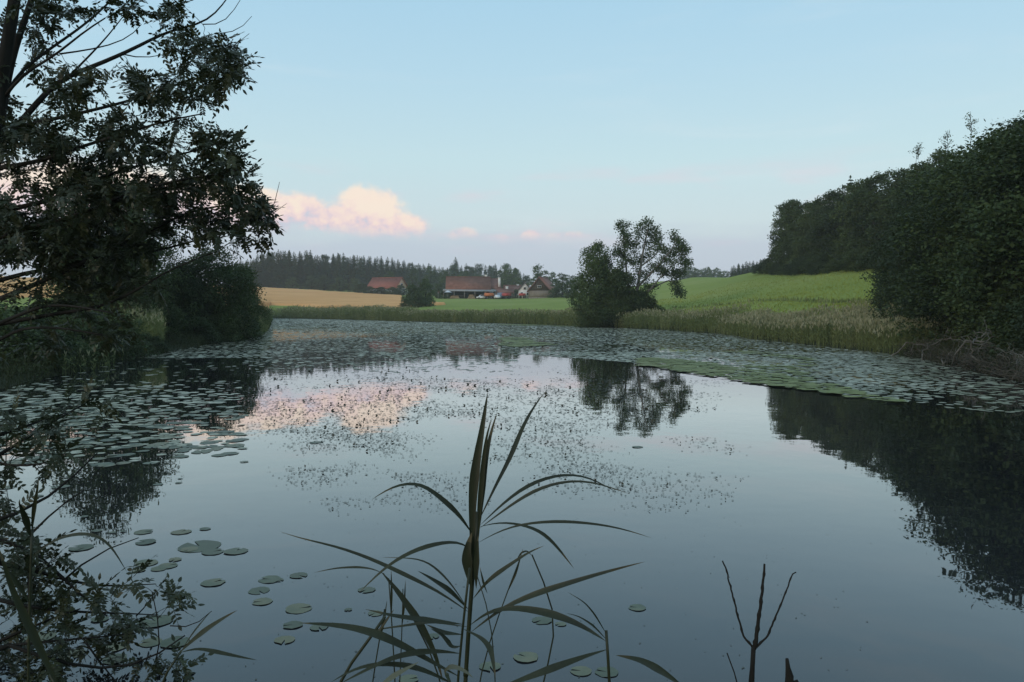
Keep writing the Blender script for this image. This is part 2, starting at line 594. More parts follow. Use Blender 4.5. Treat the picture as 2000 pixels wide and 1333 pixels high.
_prof = {
    -1200: [(5, .3), (20, .8), (60, 2.5), (150, 7), (300, 12), (600, 16), (2500, 16)],
    0: [(5, .3), (26, .5), (50, 1.6), (90, zp(575, 90)), (160, zp(546, 160)), (300, 13.5), (600, 17), (2500, 17)],
    300: [(5, .3), (40, .4), (80, zp(598, 80)), (160, zp(570, 160)), (260, zp(552, 260)), (400, 15), (700, 17), (2500, 17)],
    490: [(5, .3), (70, .3), (120, zp(603, 120)), (200, zp(599, 200)), (300, zp(578, 300)), (400, zp(562, 400)), (600, 15.5), (2500, 16)],
    785: [(5, .3), (141, .4), (165, 2.0), (200, zp(601, 200)), (330, zp(579, 330)), (450, zp(570, 450)), (700, 14), (2500, 16)],
    870: [(5, .3), (130, .4), (160, zp(605, 160)), (210, zp(596, 210)), (300, zp(583.5, 300)), (450, zp(575, 450)), (700, 13), (2500, 16)],
    1000: [(5, .3), (118, .4), (150, zp(606, 150)), (290, zp(585, 290)), (330, zp(582, 330)), (500, 9), (2500, 13)],
    1110: [(5, .3), (104, .4), (130, zp(607, 130)), (300, zp(580, 300)), (450, zp(572, 450)), (700, 12), (2500, 14)],
    1290: [(5, .3), (80, .4), (98, zp(606, 98)), (150, zp(585, 150)), (260, zp(550, 260)), (400, 10), (700, 10), (2500, 14)],
    1350: [(5, .3), (75, .4), (90, zp(608, 90)), (130, zp(585, 130)), (230, zp(543, 230)), (400, 10), (700, 10), (2500, 14)],
    1500: [(5, .3), (52, .4), (64, zp(613, 64)), (80, zp(596, 80)), (95, zp(583, 95)), (170, zp(525, 170)), (300, 11), (2500, 14)],
    1700: [(5, .3), (43, .4), (52, zp(613, 52)), (64, zp(597, 64)), (72, zp(584, 72)), (112, zp(517, 112)), (140, 9.9), (300, 13), (2500, 16)],
    2000: [(5, .3), (24, .4), (40, 2), (60, 4.6), (80, 7.2), (115, 10), (200, 13), (2500, 17)],
    3600: [(5, .3), (20, .8), (40, 2), (60, 4.6), (80, 7.2), (115, 10), (200, 13), (2500, 17)],
}
_pk = sorted(_prof)
_paz = np.array([math.atan((k - 1000) / F) for k in _pk])
_pr = np.geomspace(4, 3000, 160)
_ptab = []
for k, a in zip(_pk, _paz):
    dd, zz_ = np.array(_prof[k]).T
    _ptab.append(np.interp(_pr * math.cos(a), dd, zz_))
_ptab = np.array(_ptab)


def hills(x, y):
    az = np.arctan2(x, y)
    r = np.hypot(x, y)
    ai = np.interp(az, _paz, np.arange(len(_paz)))
    ri = np.interp(r, _pr, np.arange(len(_pr)))
    a0 = np.clip(np.floor(ai).astype(int), 0, len(_paz) - 2); fa = ai - a0
    r0 = np.clip(np.floor(ri).astype(int), 0, len(_pr) - 2); fr = ri - r0
    T = _ptab
    return ((T[a0, r0] * (1 - fr) + T[a0, r0 + 1] * fr) * (1 - fa) + (T[a0 + 1, r0] * (1 - fr) + T[a0 + 1, r0 + 1] * fr) * fa)


def gz(x, y):
    x = np.asarray(x, float); y = np.asarray(y, float)
    d = pond_dist(x, y)
    r = np.hypot(x, y)
    k = np.clip(d / np.clip(r * .12, 2.5, 16), 0, 1)
    land = 0.10 * np.clip(d / .5, 0, 1) + hills(x, y) * k * k * (3 - 2 * k)
    land = land + (fbm(x * .13, y * .13, 5) - .5) * .5 * np.clip(d / 8, 0, 1) * np.clip(r / 60, 0.1, 1)
    near = np.clip(1 - r / 9, 0, 1) * np.clip((2.4 - y) / 2.0, 0, 1) * 0.35
    return np.where(d > 0, land + near * np.clip(d, 0, 1), np.maximum(-1.4, d * .45) - .03)


def G(px, D):
    """ground point under photo column px at distance D"""
    x = (px - 1000) / F * D * 1.0
    return (float(x), float(D), float(gz(np.array([x]), np.array([D]))[0]))

# ------------------------------------------------------------------ ground, water, fields
def build_ground():
    az = np.concatenate([np.linspace(-math.pi, -.72, 40)[:-1], np.linspace(-.72, .72, 380), np.linspace(.72, math.pi, 40)[1:]])
    r = np.concatenate([[.3], np.geomspace(1.0, 3000, 330)])
    A, R = np.meshgrid(az, r, indexing='ij')
    X, Y = np.sin(A) * R, np.cos(A) * R
    Z = gz(X, Y)
    na, nr = A.shape
    v = np.stack([X, Y, Z], -1).reshape(-1, 3)
    i = np.arange(na - 1)[:, None] * nr
    j = np.arange(nr - 1)[None]
    f = np.stack([i + j, i + nr + j, i + nr + j + 1, i + j + 1], -1).reshape(-1, 4)
    mb = MB()
    v = np.concatenate([v, [[0, 0, float(Z[:, 0].mean())]]])
    k = np.arange(na - 1) * nr
    c = np.stack([np.full(na - 1, len(v) - 1), k + nr, k], -1)
    mb.add(v, [f, c])
    o = mb.build('ground', M['grass'], smooth=True)
    tag(o, 'green meadow and banks rising gently around the pond', kind='structure')


def build_water():
    mb = MB()
    mb.add([[-90, -2, 0], [40, -2, 0], [40, 215, 0], [-90, 215, 0]], np.array([[0, 1, 2, 3]]))
    tag(mb.build('water', M['water']), 'still dark pond mirroring the evening sky', kind='structure')


def build_wheat():
    pxs = np.concatenate([np.linspace(-500, 480, 70), np.linspace(490, 784, 60), np.linspace(788, 872, 22)])
    d0 = np.interp(pxs, [-500, 0, 300, 490, 512, 530, 600, 700, 784, 788, 872], [60, 72, 90, 104, 125, 208, 200, 188, 190, 200, 208])
    d1 = np.interp(pxs, [-500, 0, 300, 490, 600, 700, 784, 788, 872], [300, 340, 380, 402, 385, 355, 326, 236, 212])
    T = np.linspace(0, 1, 70)
    D = d0[:, None] + (d1 - d0)[:, None] * T[None]
    X = (pxs[:, None] - 1000) / F * D
    Z = gz(X, D) + .55 + (fbm(X * .5, D * .5, 3) - .5) * .12
    edge = np.zeros_like(Z, bool)
    edge[0], edge[-1], edge[:, 0], edge[:, -1] = True, True, True, True
    Z = np.where(edge, Z - .9, Z)
    n, m = Z.shape
    i = np.arange(n - 1)[:, None] * m
    j = np.arange(m - 1)[None]
    f = np.stack([i + j, i + m + j, i + m + j + 1, i + j + 1], -1).reshape(-1, 4)
    mb = MB()
    mb.add(np.stack([X, D, Z], -1), f)
    tag(mb.build('wheat_field', M['wheat'], smooth=True), 'golden ripe wheat field beyond the reeds on the left', kind='structure')


build_ground()
build_water()
build_wheat()


# ------------------------------------------------------------------ foliage builders
def rdir(rng, n):
    v = rng.normal(size=(n, 3))
    return v / (np.linalg.norm(v, axis=1, keepdims=True) + 1e-9)


def leaf_quads(mb, p, d, nrm, L, Wd, mi=0):
    """diamond leaves: base p, direction d, face normal nrm"""
    s = np.cross(d, nrm)
    s /= np.linalg.norm(s, axis=1, keepdims=True) + 1e-9
    L = np.broadcast_to(L, (len(p),))[:, None]
    Wd = np.broadcast_to(Wd, (len(p),))[:, None]
    v = np.stack([p, p + d * L * .5 + s * Wd * .5, p + d * L, p + d * L * .5 - s * Wd * .5], 1).reshape(-1, 3)
    mb.add(v, np.arange(len(p) * 4).reshape(-1, 4), mi)


def leaf_cloud(mb, rng, cen, spread, n, L, flat=.75, mi=0):
    cen = np.asarray(cen)
    k = len(cen)
    idx = np.repeat(np.arange(k), n)
    sp = np.broadcast_to(spread, (k,))[idx][:, None]
    p = cen[idx] + np.clip(rng.normal(size=(len(idx), 3)), -1.9, 1.9) * sp * np.array([1, 1, flat])
    d = rdir(rng, len(idx)); d[:, 2] = d[:, 2] * .6 - .25
    d /= np.linalg.norm(d, axis=1, keepdims=True)
    nr = rdir(rng, len(idx)) * .8 + np.array([0, 0, .7])
    LL = L * rng.uniform(.6, 1.3, len(idx))
    leaf_quads(mb, p, d, nr, LL, LL * rng.uniform(.5, .75, len(idx)), mi)


def crown_clumps(rng, lobes, K):
    """clump centres over the outside of a set of lobes"""
    lobes = np.asarray(lobes)
    w = lobes[:, 3] ** 2
    i = rng.choice(len(lobes), K * 3, p=w / w.sum())
    d = rdir(rng, len(i)); d[:, 2] = np.where(d[:, 2] < -.5, -d[:, 2], d[:, 2])
    p = lobes[i, :3] + d * lobes[i, 3:4] * rng.uniform(.72, 1.08, (len(i), 1)) * np.array([1, 1, .9])
    dist = np.linalg.norm(p[:, None] - lobes[None, :, :3], axis=2) / lobes[None, :, 3]
    keep = dist.min(1) > .62
    return p[keep][:K]


def branchlet(rng, a, b, r0, r1, n=6, wob=.06):
    a, b = np.asarray(a, float), np.asarray(b, float)
    t = np.linspace(0, 1, n)[:, None]
    L = np.linalg.norm(b - a)
    p = a + (b - a) * t
    p[1:-1] += rng.normal(size=(n - 2, 3)) * L * wob
    p[:, 2] += np.sin(t[:, 0] * math.pi) * L * .06
    return p, np.linspace(r0, r1, n)


def broadleaf(seed, H, R, mat, nleaf=9000, L=.22, bare=.12, label='', cat='tree', name='broadleaf_tree', nl=13, bark='bark', group=None, top=1.0, K=260, keep=True):
    rng = np.random.default_rng(seed)
    root = thing(name, label, cat, (0, 0, 0), 0, group)
    lobes = []
    for i in range(nl):
        t = (i + .5) / nl
        z = H * (bare + (1 - bare) * (.10 + .76 * t))
        prof = math.sin(math.pi * (.22 + .70 * t) ** .85) ** .6
        a = i * 2.4 + rng.uniform(-.4, .4)
        rr = R * .58 * prof * rng.uniform(.65, 1.1)
        lobes.append((math.cos(a) * rr, math.sin(a) * rr, z * top, R * rng.uniform(.30, .54) * (1 - .25 * t)))
    lobes.append((0, 0, H * .86, R * .36))
    lobes = np.array(lobes)
    over = (lobes[:, 2] + lobes[:, 3] * .9).max() / H
    lobes[:, 2] /= over
    tr = MB()
    tr.tube(*branchlet(rng, (0, 0, -.3), (rng.normal() * .02 * H, rng.normal() * .02 * H, H * .8), H * .024, H * .006, 9, .01), sides=8)
    for lb in lobes:
        z0 = max(H * .08, lb[2] - math.hypot(lb[0], lb[1]) * .9 - H * .05)
        tr.tube(*branchlet(rng, (0, 0, z0), lb[:3], H * .010, H * .003, 5), sides=5)
    tr.build('trunk', M[bark], root, smooth=True)
    cl = crown_clumps(rng, lobes, K)
    mb = MB()
    leaf_cloud(mb, rng, cl, R * .075, max(4, nleaf // len(cl)), L)
    inner = lobes[rng.integers(0, len(lobes), nleaf // 8)]
    p = inner[:, :3] + np.clip(rng.normal(size=(len(inner), 3)), -1.5, 1.5) * inner[:, 3:4] * .4
    leaf_cloud(mb, rng, p, R * .03, 1, L * 1.3)
    # stray sprays beyond the outline
    o = cl[rng.integers(0, len(cl), max(6, K // 9))]
    o = o + (o - np.array([0, 0, H * .5])) * rng.uniform(.02, .06, (len(o), 1))
    leaf_cloud(mb, rng, o, R * .035, 9, L * .9)
    mb.build('crown', M[mat], root)
    return remember(root)


def spruce(seed, H, R, label, group=None, name='spruce_tree', levels=30, per=8):
    rng = np.random.default_rng(seed)
    root = thing(name, label, 'tree', (0, 0, 0), 0, group)
    tr = MB()
    tr.tube([(0, 0, -.3), (0, 0, H * .5), (0, 0, H * .985)], [H * .014, H * .008, .02], 6)
    tr.build('trunk', M['bark'], root)
    mb = MB()
    for i in range(levels):
        t = i / (levels - 1)
        z = H * (.10 + .88 * t)
        rad = R * (1 - t) ** .58 * rng.uniform(.65, 1.2) + .25
        k = max(4, int(per * (1.1 - .5 * t)))
        a = rng.uniform(0, 6.28) + np.arange(k) * 2 * math.pi / k + rng.normal(size=k) * .25
        rr = rad * rng.uniform(.65, 1.15, k)
        for s in range(5):
            q = (s + .4) / 5
            base = np.stack([np.cos(a) * rr * q * .9, np.sin(a) * rr * q * .9, z - rr * q * .28 + rng.normal(size=k) * .08], -1)
            for sg in (-.7, 0.1, .7):
                aa = a + sg * (1 - .2 * q)
                d = np.stack([np.cos(aa), np.sin(aa), np.full(k, -.38) + rng.normal(size=k) * .1], -1)
                d /= np.linalg.norm(d, axis=1, keepdims=True)
                nr = np.stack([-d[:, 0] * .2, -d[:, 1] * .2, np.ones(k)], -1) + rng.normal(size=(k, 3)) * .35
                leaf_quads(mb, base, d, nr, rr * .42 + .15, rr * .2 + .12)
    d = rdir(rng, 10) * .2 + np.array([0, 0, 1]); d /= np.linalg.norm(d, axis=1, keepdims=True)
    leaf_quads(mb, np.tile([[0, 0, H * .95]], (10, 1)), d, rdir(rng, 10), H * .05, .3)
    mb.build('crown', M['needle'], root)
    return remember(root)


def pine(seed, H, R, label, group=None):
    rng = np.random.default_rng(seed)
    root = thing('pine_tree', label, 'tree', (0, 0, 0), 0, group)
    tr = MB()
    tr.tube([(0, 0, -.3), (.15, 0, H * .5), (0, .1, H * .95)], [H * .014, H * .010, .05], 6)
    cs = []
    for i in range(26):
        t = rng.uniform(.3, 1) if i > 2 else 1.0
        a = rng.uniform(0, 6.28)
        rr = R * rng.uniform(.2, .95) * (1.15 - t * .6)
        c = np.array([math.cos(a) * rr, math.sin(a) * rr, H * (.08 + .9 * t)])
        cs.append(c)
        tr.tube(*branchlet(rng, (0, 0, c[2] - rr * .5), c, .08, .03, 4), sides=4)
    tr.build('trunk', M['bark'], root)
    mb = MB()
    leaf_cloud(mb, rng, np.array(cs), R * .24, 120, .5, .7)
    mb.build('crown', M['needle'], root)
    return remember(root)


# grow a tree towards a cloud of leafy points from drawn limbs
def polyline(pts, n):
    pts = np.asarray(pts, float)
    s = np.concatenate([[0], np.cumsum(np.linalg.norm(np.diff(pts, axis=0), axis=1))])
    t = np.linspace(0, s[-1], n)
    # Catmull-Rom-ish smoothing through the drawn points
    out = np.stack([np.interp(t, s, pts[:, k]) for k in range(pts.shape[1])], -1)
    for _ in range(2):
        out[1:-1] = out[1:-1] * .5 + (out[:-2] + out[2:]) * .25
    return out


def grow(rng, wood, limbs, targets, r_twig=.006, maxlen=1e9, sag=.05, sides=4, back=None):
    nodes, nrad = [], []
    for pts, r0, r1 in limbs:
        n = max(4, int(np.linalg.norm(np.diff(pts, axis=0), axis=1).sum() / .12)) if r_twig < .02 else 16
        n = min(n, 60)
        q = polyline(pts, n)
        rr = np.linspace(r0, r1, n)
        wood.tube(q, rr, 7 if r0 > .03 else 5)
        nodes.append(q); nrad.append(rr)
    nodes = np.concatenate(nodes); nrad = np.concatenate(nrad)
    tg = np.asarray(targets)
    d0 = np.array([np.linalg.norm(nodes - t, axis=1).min() for t in tg])
    twigs = []
    for i in np.argsort(d0):
        t = tg[i]
        dist = np.linalg.norm(nodes - t, axis=1)
        j = int(np.argmin(dist))
        if dist[j] > maxlen:
            continue
        n = 5 if dist[j] < 3 else 8
        p, _ = branchlet(rng, nodes[j], t, 1, 1, n, .05)
        r0 = min(nrad[j], max(r_twig, r_twig * dist[j] * .9))
        rr = np.linspace(r0, r_twig * .4, n)
        wood.tube(p, rr, sides)
        nodes = np.concatenate([nodes, p[1:]]); nrad = np.concatenate([nrad, rr[1:]])
        twigs.append(p)
    return twigs

# ------------------------------------------------------------------ far woods
def place(proto, used, loc, rz, sc, label, group=None):
    if proto.name not in used:
        used.add(proto.name)
        proto.location = loc; proto.rotation_euler = (0, 0, rz); proto.scale = sc
        proto['label'] = label
        if group:
            proto['group'] = group
        return proto
    return copy_thing(proto, loc, rz, sc, label, group)


USED = set()


def far_woods():
    rng = np.random.default_rng(11)
    sp = [spruce(s, 20, 3.3, 'tall dark spruce in the far wood', levels=30) for s in (1, 2, 3)]
    pn = [pine(s, 20, 3.4, 'round topped pine in the far wood') for s in (4, 5)]
    bl = [broadleaf(60 + s, 14, 4.6, 'leaf_mid', 4200, .5, -.16, 'round leafy tree in front of the far wood', nl=12, K=190) for s in range(2)]
    # wood A behind the wheat: edge runs away from us to the right
    stretches = [(400, 560, 'behind the left end of the wheat field'), (560, 660, 'behind the middle of the wheat field'),
                 (660, 760, 'above the red roofed house'), (760, 880, 'where the long wood thins towards the farm')]
    for row in range(3):
        pxs = np.arange(462 if row else 470, 872, 8.2 if row == 0 else 10.5)
        for px in pxs:
            px = px + rng.uniform(-3, 3)
            t = (px - 480) / 390
            D = 406 + 135 * max(t, 0) + row * 11 + rng.uniform(-4, 4)
            x, y, z = G(px, D)
            H = np.interp(px, [470, 505, 540, 600, 700, 780, 820, 870], [19, 19.5, 20.5, 20, 20.5, 20, 18.5, 18]) * rng.uniform(.91, 1.05)
            top_want = np.interp(px, [462, 500, 515, 600, 700, 780, 830, 870], [510, 500, 489, 491, 497, 508, 515, 522])
            H = CAMH + (606 - top_want) * D / F - z
            H *= rng.uniform(.90, 1.05) if row else rng.uniform(.88, 1.02)
            s = H / 20
            st = next((c for a, b, c in stretches if a <= px < b), stretches[-1][2])
            k = rng.random()
            if k < .95:
                place(sp[rng.integers(3)], USED, (x, y, z - .2), rng.uniform(0, 6.28), (s * 1.05, s * 1.05, s),
                      'tall dark spruce in the long far wood, ' + st, 'spruces of the long far wood')
            else:
                place(pn[rng.integers(2)], USED, (x, y, z - .2), rng.uniform(0, 6.28), (s * .8, s * .8, s * .95),
                      'round topped pine in the long far wood, ' + st, 'pines of the long far wood')
    # wood B behind the farm
    for row in range(2):
        for px in np.arange(868, 1022, 8.0 if row == 0 else 10):
            px = px + rng.uniform(-3, 3)
            D = 520 + row * 12 + rng.uniform(-4, 4)
            x, y, z = G(px, D)
            tw = np.interp(px, [868, 890, 920, 960, 1000, 1022], [524, 513, 518, 518, 520, 530])
            H = (CAMH + (606 - tw) * D / F - z) * rng.uniform(.85, 1.05)
            s = H / 20
            if rng.random() < .8:
                place(sp[rng.integers(3)], USED, (x, y, z), rng.uniform(0, 6), (s, s, s), 'dark spruce in the wood behind the long barn', 'spruces behind the farm')
            else:
                place(pn[rng.integers(2)], USED, (x, y, z), rng.uniform(0, 6), (s, s, s), 'round topped pine in the wood behind the long barn', 'pines behind the farm')
    # tall fir standing above the rest
    D = 505; x, y, z = G(890, D); H = CAMH + (606 - 503) * D / F - z
    place(sp[0], USED, (x, y, z), 1.0, (H / 20 * 1.3,) * 2 + (H / 20,), 'single tall broad spruce rising above the wood left of the long barn')
    # light leafy trees along the foot of wood A
    for px, D, h, R, lab in [(476, 398, 6, 5, 'pale green shrubby tree at the left end of the far wood foot'),
                             (572, 400, 6.5, 4, 'leftmost low pale green tree below the long far wood'),
                             (610, 398, 7.5, 5, 'round pale green tree below the long far wood, behind the wheat'),
                             (634, 396, 8, 5, 'taller pale green tree in the middle of the low row behind the wheat'),
                             (664, 392, 7, 5, 'pale green tree fourth along the low row behind the wheat'),
                             (694, 388, 7, 4, 'pale green tree just left of the red roofed house'),
                             (762, 372, 11, 4, 'pale tree rising behind the ridge of the red roofed house'),
                             (806, 400, 13, 5, 'light green tree between the red roofed house and the long barn'),
                             (842, 420, 15, 5, 'broad leafy tree at the thin end of the long far wood'),
                             (866, 380, 12, 4.5, 'leafy tree touching the left gable of the long barn'),
                             (905, 420, 13, 7, 'broad grey green tree behind the ridge of the long barn'),
                             (930, 425, 12, 7, 'second broad grey green tree behind the ridge of the long barn'),
                             (985, 400, 17, 5, 'slim leafy tree behind the white chimney of the farm'),
                             (1003, 395, 15, 5, 'leafy tree right of the farm below the open sky'),
                             (1052, 380, 15, 6.5, 'rounded dark tree behind the gabled timber barn'),
                             (1030, 400, 11, 5, 'low leafy tree behind the small white gabled house'),
                             (1078, 372, 11, 5, 'small leafy tree right behind the timber barn roof'),
                             (1098, 272, 8.5, 5.0, 'round leafy tree right of the timber barn'),
                             (1120, 262, 7.5, 4.5, 'low round tree between the timber barn and the pond side tree'),
                             (1086, 280, 6.5, 3.2, 'small round tree overlapping the right side of the timber barn')]:
        p = bl[rng.integers(2)]
        x, y, z = G(px, D)
        o = place(p, USED, (x, y, z - .3), rng.uniform(0, 6), (R / 4.6, R / 4.6, h / 14), lab)
    # the bush group in front of the farm
    bb = [broadleaf(80 + s, 7, 3.2, 'leaf_mid', 7000, .26, -.06, 'bushy tree', nl=10, K=190, name='bushy_tree') for s in range(2)]
    for i, (px, D, h, R, lab) in enumerate([(805, 196, 5.6, 2.9, 'left tree of the dark bushy pair at the edge of the wheat'),
                                            (832, 194, 6.9, 2.9, 'right tree of the dark bushy pair at the edge of the wheat'),
                                            (818, 186, 3.6, 3.2, 'low bush in front of the bushy pair at the edge of the wheat'),
                                            (793, 190, 2.4, 1.8, 'small bush at the left foot of the bushy pair')]):
        x, y, z = G(px, D)
        place(bb[i % 2], USED, (x, y, z - .3), i, (R / 3.2, R / 3.2, h / 7), lab)
    for i, (px, D, h, R, lab) in enumerate([(706, 352, 4.6, 4, 'left part bush of the hedge below the red roofed house'),
                                            (724, 346, 3.8, 4, 'bush of the hedge under the left wall of the red roofed house'),
                                            (745, 343, 3.6, 4, 'bush of the hedge under the middle of the red roofed house'),
                                            (766, 341, 3.8, 4, 'bush of the hedge under the gable of the red roofed house'),
                                            (783, 338, 4.4, 4, 'bush at the right end of the hedge by the red roofed house'),
                                            (868, 292, 3.4, 3, 'dark bush at the left corner of the long barn yard'),
                                            (856, 296, 5.5, 3, 'bush left of the parasol at the farm'),
                                            (1008, 304, 3.6, 2.0, 'dark bush between the yard and the small white house')]):
        x, y, z = G(px, D)
        place(bb[i % 2], USED, (x, y, z - .3), i * 1.3, (R / 3.2, R / 3.2, h / 7), lab)
    # distant wood on the right skyline
    for px in np.arange(1335, 1425, 6.5):
        D = 520 + rng.uniform(-10, 10)
        x, y, z = G(px, D)
        z = zp(566, D)
        s = (zp(rng.uniform(521, 530), D) - z) / 14
        place(bl[rng.integers(2)], USED, (x, y, z), rng.uniform(0, 6), (s * .9, s * .9, s), 'small leafy tree in the distant line beyond the crest of the meadow', 'distant trees beyond the meadow crest')
    for px in np.concatenate([np.arange(1428, 1512, 7.0), np.arange(1432, 1500, 9)]):
        D = 360 + rng.uniform(-8, 8)
        x, y, z = G(px, D)
        z = zp(556, D)
        tw = np.interp(px, [1428, 1445, 1470, 1512], [522, 514, 509, 506])
        s = (zp(tw + rng.uniform(-2, 5), D) - z) / 20
        place(sp[rng.integers(3)], USED, (x, y, z), rng.uniform(0, 6), (s * 1.2, s * 1.2, s), 'dark spruce in the distant clump touching the left end of the big wood', 'distant spruce clump')
    return sp


SPRUCES = far_woods()


# ------------------------------------------------------------------ the big wood on the right
def right_wood():
    rng = np.random.default_rng(21)
    pr = [broadleaf(100 + s, 13, 4.6, 'leaf_dark', 15000, .30, -.14, 'tree', nl=13, K=330) for s in range(3)]
    front = []
    i = 0
    for Y in list(np.arange(154, 66, -5.6)):
        X = float(np.interp(Y, [70, 115, 154], [49.5, 50.0, 53.0])) + rng.uniform(-.8, .8)
        px = 1000 + F * X / Y
        tw = np.interp(px, [1500, 1545, 1580, 1640, 1700, 1760, 1800, 1860, 1920, 2000], [398, 392, 386, 362, 342, 322, 306, 290, 272, 250])
        z = float(gz(np.array([X]), np.array([Y]))[0])
        H = max(9, CAMH + (606 - tw) * Y / F - z) * rng.uniform(.93, 1.06)
        ordn = ['first', 'second', 'third', 'fourth', 'fifth', 'sixth', 'seventh', 'eighth', 'ninth', 'tenth', 'eleventh', 'twelfth', 'thirteenth', 'fourteenth', 'fifteenth', 'sixteenth', 'seventeenth'][i]
        place(pr[i % 3], USED, (X, Y, z - .3), rng.uniform(0, 6), (1.0, 1.0, H / 13), 'dark broadleaf tree ' + ordn + ' from the left end along the edge of the big wood', 'trees of the big wood edge')
        i += 1
    for Y in np.arange(158, 70, -9):
        X = (58 if Y < 120 else 63) + rng.uniform(-1, 1)
        z = float(gz(np.array([X]), np.array([Y]))[0])
        place(pr[i % 3], USED, (X, Y, z - .3), rng.uniform(0, 6), (1.15, 1.15, 12.6 / 13), 'dark broadleaf tree in the second row of the big wood', 'second row of the big wood')
        i += 1
    for X, Y, H in [(54, 128, None), (56, 95, 14.5), (55, 82, 15.5)]:
        z = float(gz(np.array([X]), np.array([Y]))[0])
        px = 1000 + F * X / Y
        if H is None:
            H = CAMH + (606 - 344) * Y / F - z
        lab = {54: 'lone spruce tip poking above the skyline of the big wood', 56: 'spruce tip above the right part of the big wood', 55: 'highest spruce tip at the right border above the big wood'}[X]
        place(SPRUCES[i % 3], USED, (X, Y, z), 0, (H / 20 * .8, H / 20 * .8, H / 20), lab)
        i += 1
    # near trees leaning over the water's edge
    nr = [broadleaf(120 + s, 9, 3.9, 'leaf_dark', 30000, .15, -.05, 'tree', nl=16, K=620) for s in range(3)]
    spots = [(1950, 33, 8.3, 4.5, 'nearest dark tree of the right shore, its crown hanging over the dead branches'),
             (1850, 38, 6.8, 3.4, 'dark leafy tree on the right shore just past the end of the reeds'),
             (2075, 28, 8.6, 4.2, 'dark tree past the right border with its crown reaching into the picture'),
             (1800, 46, 6.6, 3.4, 'front leafy tree of the near right group, standing above the end of the reeds'),
             (1850, 49, 8.3, 4.0, 'dark leafy tree behind the end of the reeds on the right shore'),
             (1935, 44, 9.4, 4.4, 'tall dark tree above the dead branches on the right shore'),
             (2050, 40, 10.0, 4.6, 'dark tree cut by the right border above the water'),
             (1815, 58, 9.4, 4.6, 'leafy tree at the corner where the meadow meets the near right group'),
             (1870, 60, 10.4, 5.0, 'tall leafy tree in the back of the near right group'),
             (2010, 55, 11.6, 5.2, 'tallest dark tree at the right border'),
             (1885, 38, 5.2, 2.9, 'low dark tree hanging over the water beside the dead branches'),
             (1990, 34, 5.6, 3.4, 'low dark tree at the right border hanging over the water'),
             (2120, 30, 9.0, 4.4, 'dark tree just outside the right border reaching over the pond'),
             (2180, 50, 12.0, 5.0, 'dark tree behind the right border')]
    for k, (px, D, H, R, lab) in enumerate(spots):
        x, y, z = G(px, D)
        place(nr[k % 3], USED, (x, y, z - .3), k * 1.7, (R / 3.9, R / 3.9, H / 9), lab)
    # low shrubs closing the foot of the group
    sh = [broadleaf(140 + s, 3, 2.0, 'leaf_dark', 9000, .12, -.1, 'shrub', 'shrub', 'shrub', nl=9, K=240) for s in range(2)]
    for k, (px, D, H, R, lab) in enumerate([(1776, 44, 2.4, 1.7, 'small shrub at the right end of the reeds'),
                                            (1815, 41, 2.4, 2.0, 'low shrub over the left dead branches'),
                                            (1850, 37, 2.4, 2.0, 'low shrub behind the middle of the dead branches'),
                                            (1905, 34, 2.6, 2.1, 'dark shrub behind the right dead branches'),
                                            (1960, 31, 2.6, 2.1, 'dark shrub at the water near the right border'),
                                            (2020, 28, 2.8, 2.2, 'dark shrub at the very right border'),
                                            (1785, 63, 2.6, 2.4, 'rounded shrub at the meadow corner left of the near right group'),
                                            (2100, 24, 2.8, 2.3, 'dark shrub outside the right border')]):
        x, y, z = G(px, D)
        place(sh[k % 2], USED, (x, y, z - .25), k, (R / 2.0, R / 2.0, H / 3), lab)
    for k, Y in enumerate(np.arange(156, 84, -4.2)):
        X = float(np.interp(Y, [70, 115, 154], [45.8, 46.2, 49.4])) + rng.uniform(-.5, .5)
        z = float(gz(np.array([X]), np.array([Y]))[0])
        place(sh[k % 2], USED, (X, Y, z - .2), k, (1.5, 1.7, rng.uniform(.6, 1.1)), 'low shrub ' + ['first', 'second', 'third', 'fourth', 'fifth', 'sixth', 'seventh', 'eighth', 'ninth', 'tenth', 'eleventh', 'twelfth', 'thirteenth', 'fourteenth', 'fifteenth', 'sixteenth', 'seventeenth', 'eighteenth'][k] + ' from the left at the meadow side foot of the big wood', 'shrubs at the foot of the big wood')
    # bare twigs above the right skyline
    mb = None
    for px, py0, py1, D, lab in [(1895, 275, 218, 84, 'tall thin sprig with few leaves above the right skyline'),
                                 (1850, 292, 255, 90, 'short thin sprig above the skyline left of the tall one'),
                                 (1793, 308, 284, 95, 'small sprig above the middle of the right skyline')]:
        rng2 = np.random.default_rng(int(px))
        r = thing('sapling_tree', lab, 'tree', G(px, D))
        g = np.array(r.location)
        tp = P(px, py1, D) - g
        w = MB(); w.tube(*branchlet(rng2, (0, 0, 0), tp, .07, .015, 8, .01), sides=5)
        pts = []
        Ht = tp[2]
        hh = (py0 - py1) * D / F
        for q in range(14):
            f = rng2.uniform(0, 1)
            c = np.array([tp[0] + rng2.normal() * .35 * (1.3 - f), rng2.normal() * .4, Ht - hh * (1 - f)])
            w.tube([(tp[0] * .9, 0, c[2] - .4), c], [.03, .015], 3)
            pts.append(c)
        w.build('trunk', M['bark'], r)
        lm = MB(); leaf_cloud(lm, rng2, pts, .16, 14, .17)
        lm.build('crown', M['leaf_dark'], r)
    return nr, sh


NEAR_TREES, SHRUBS = right_wood()


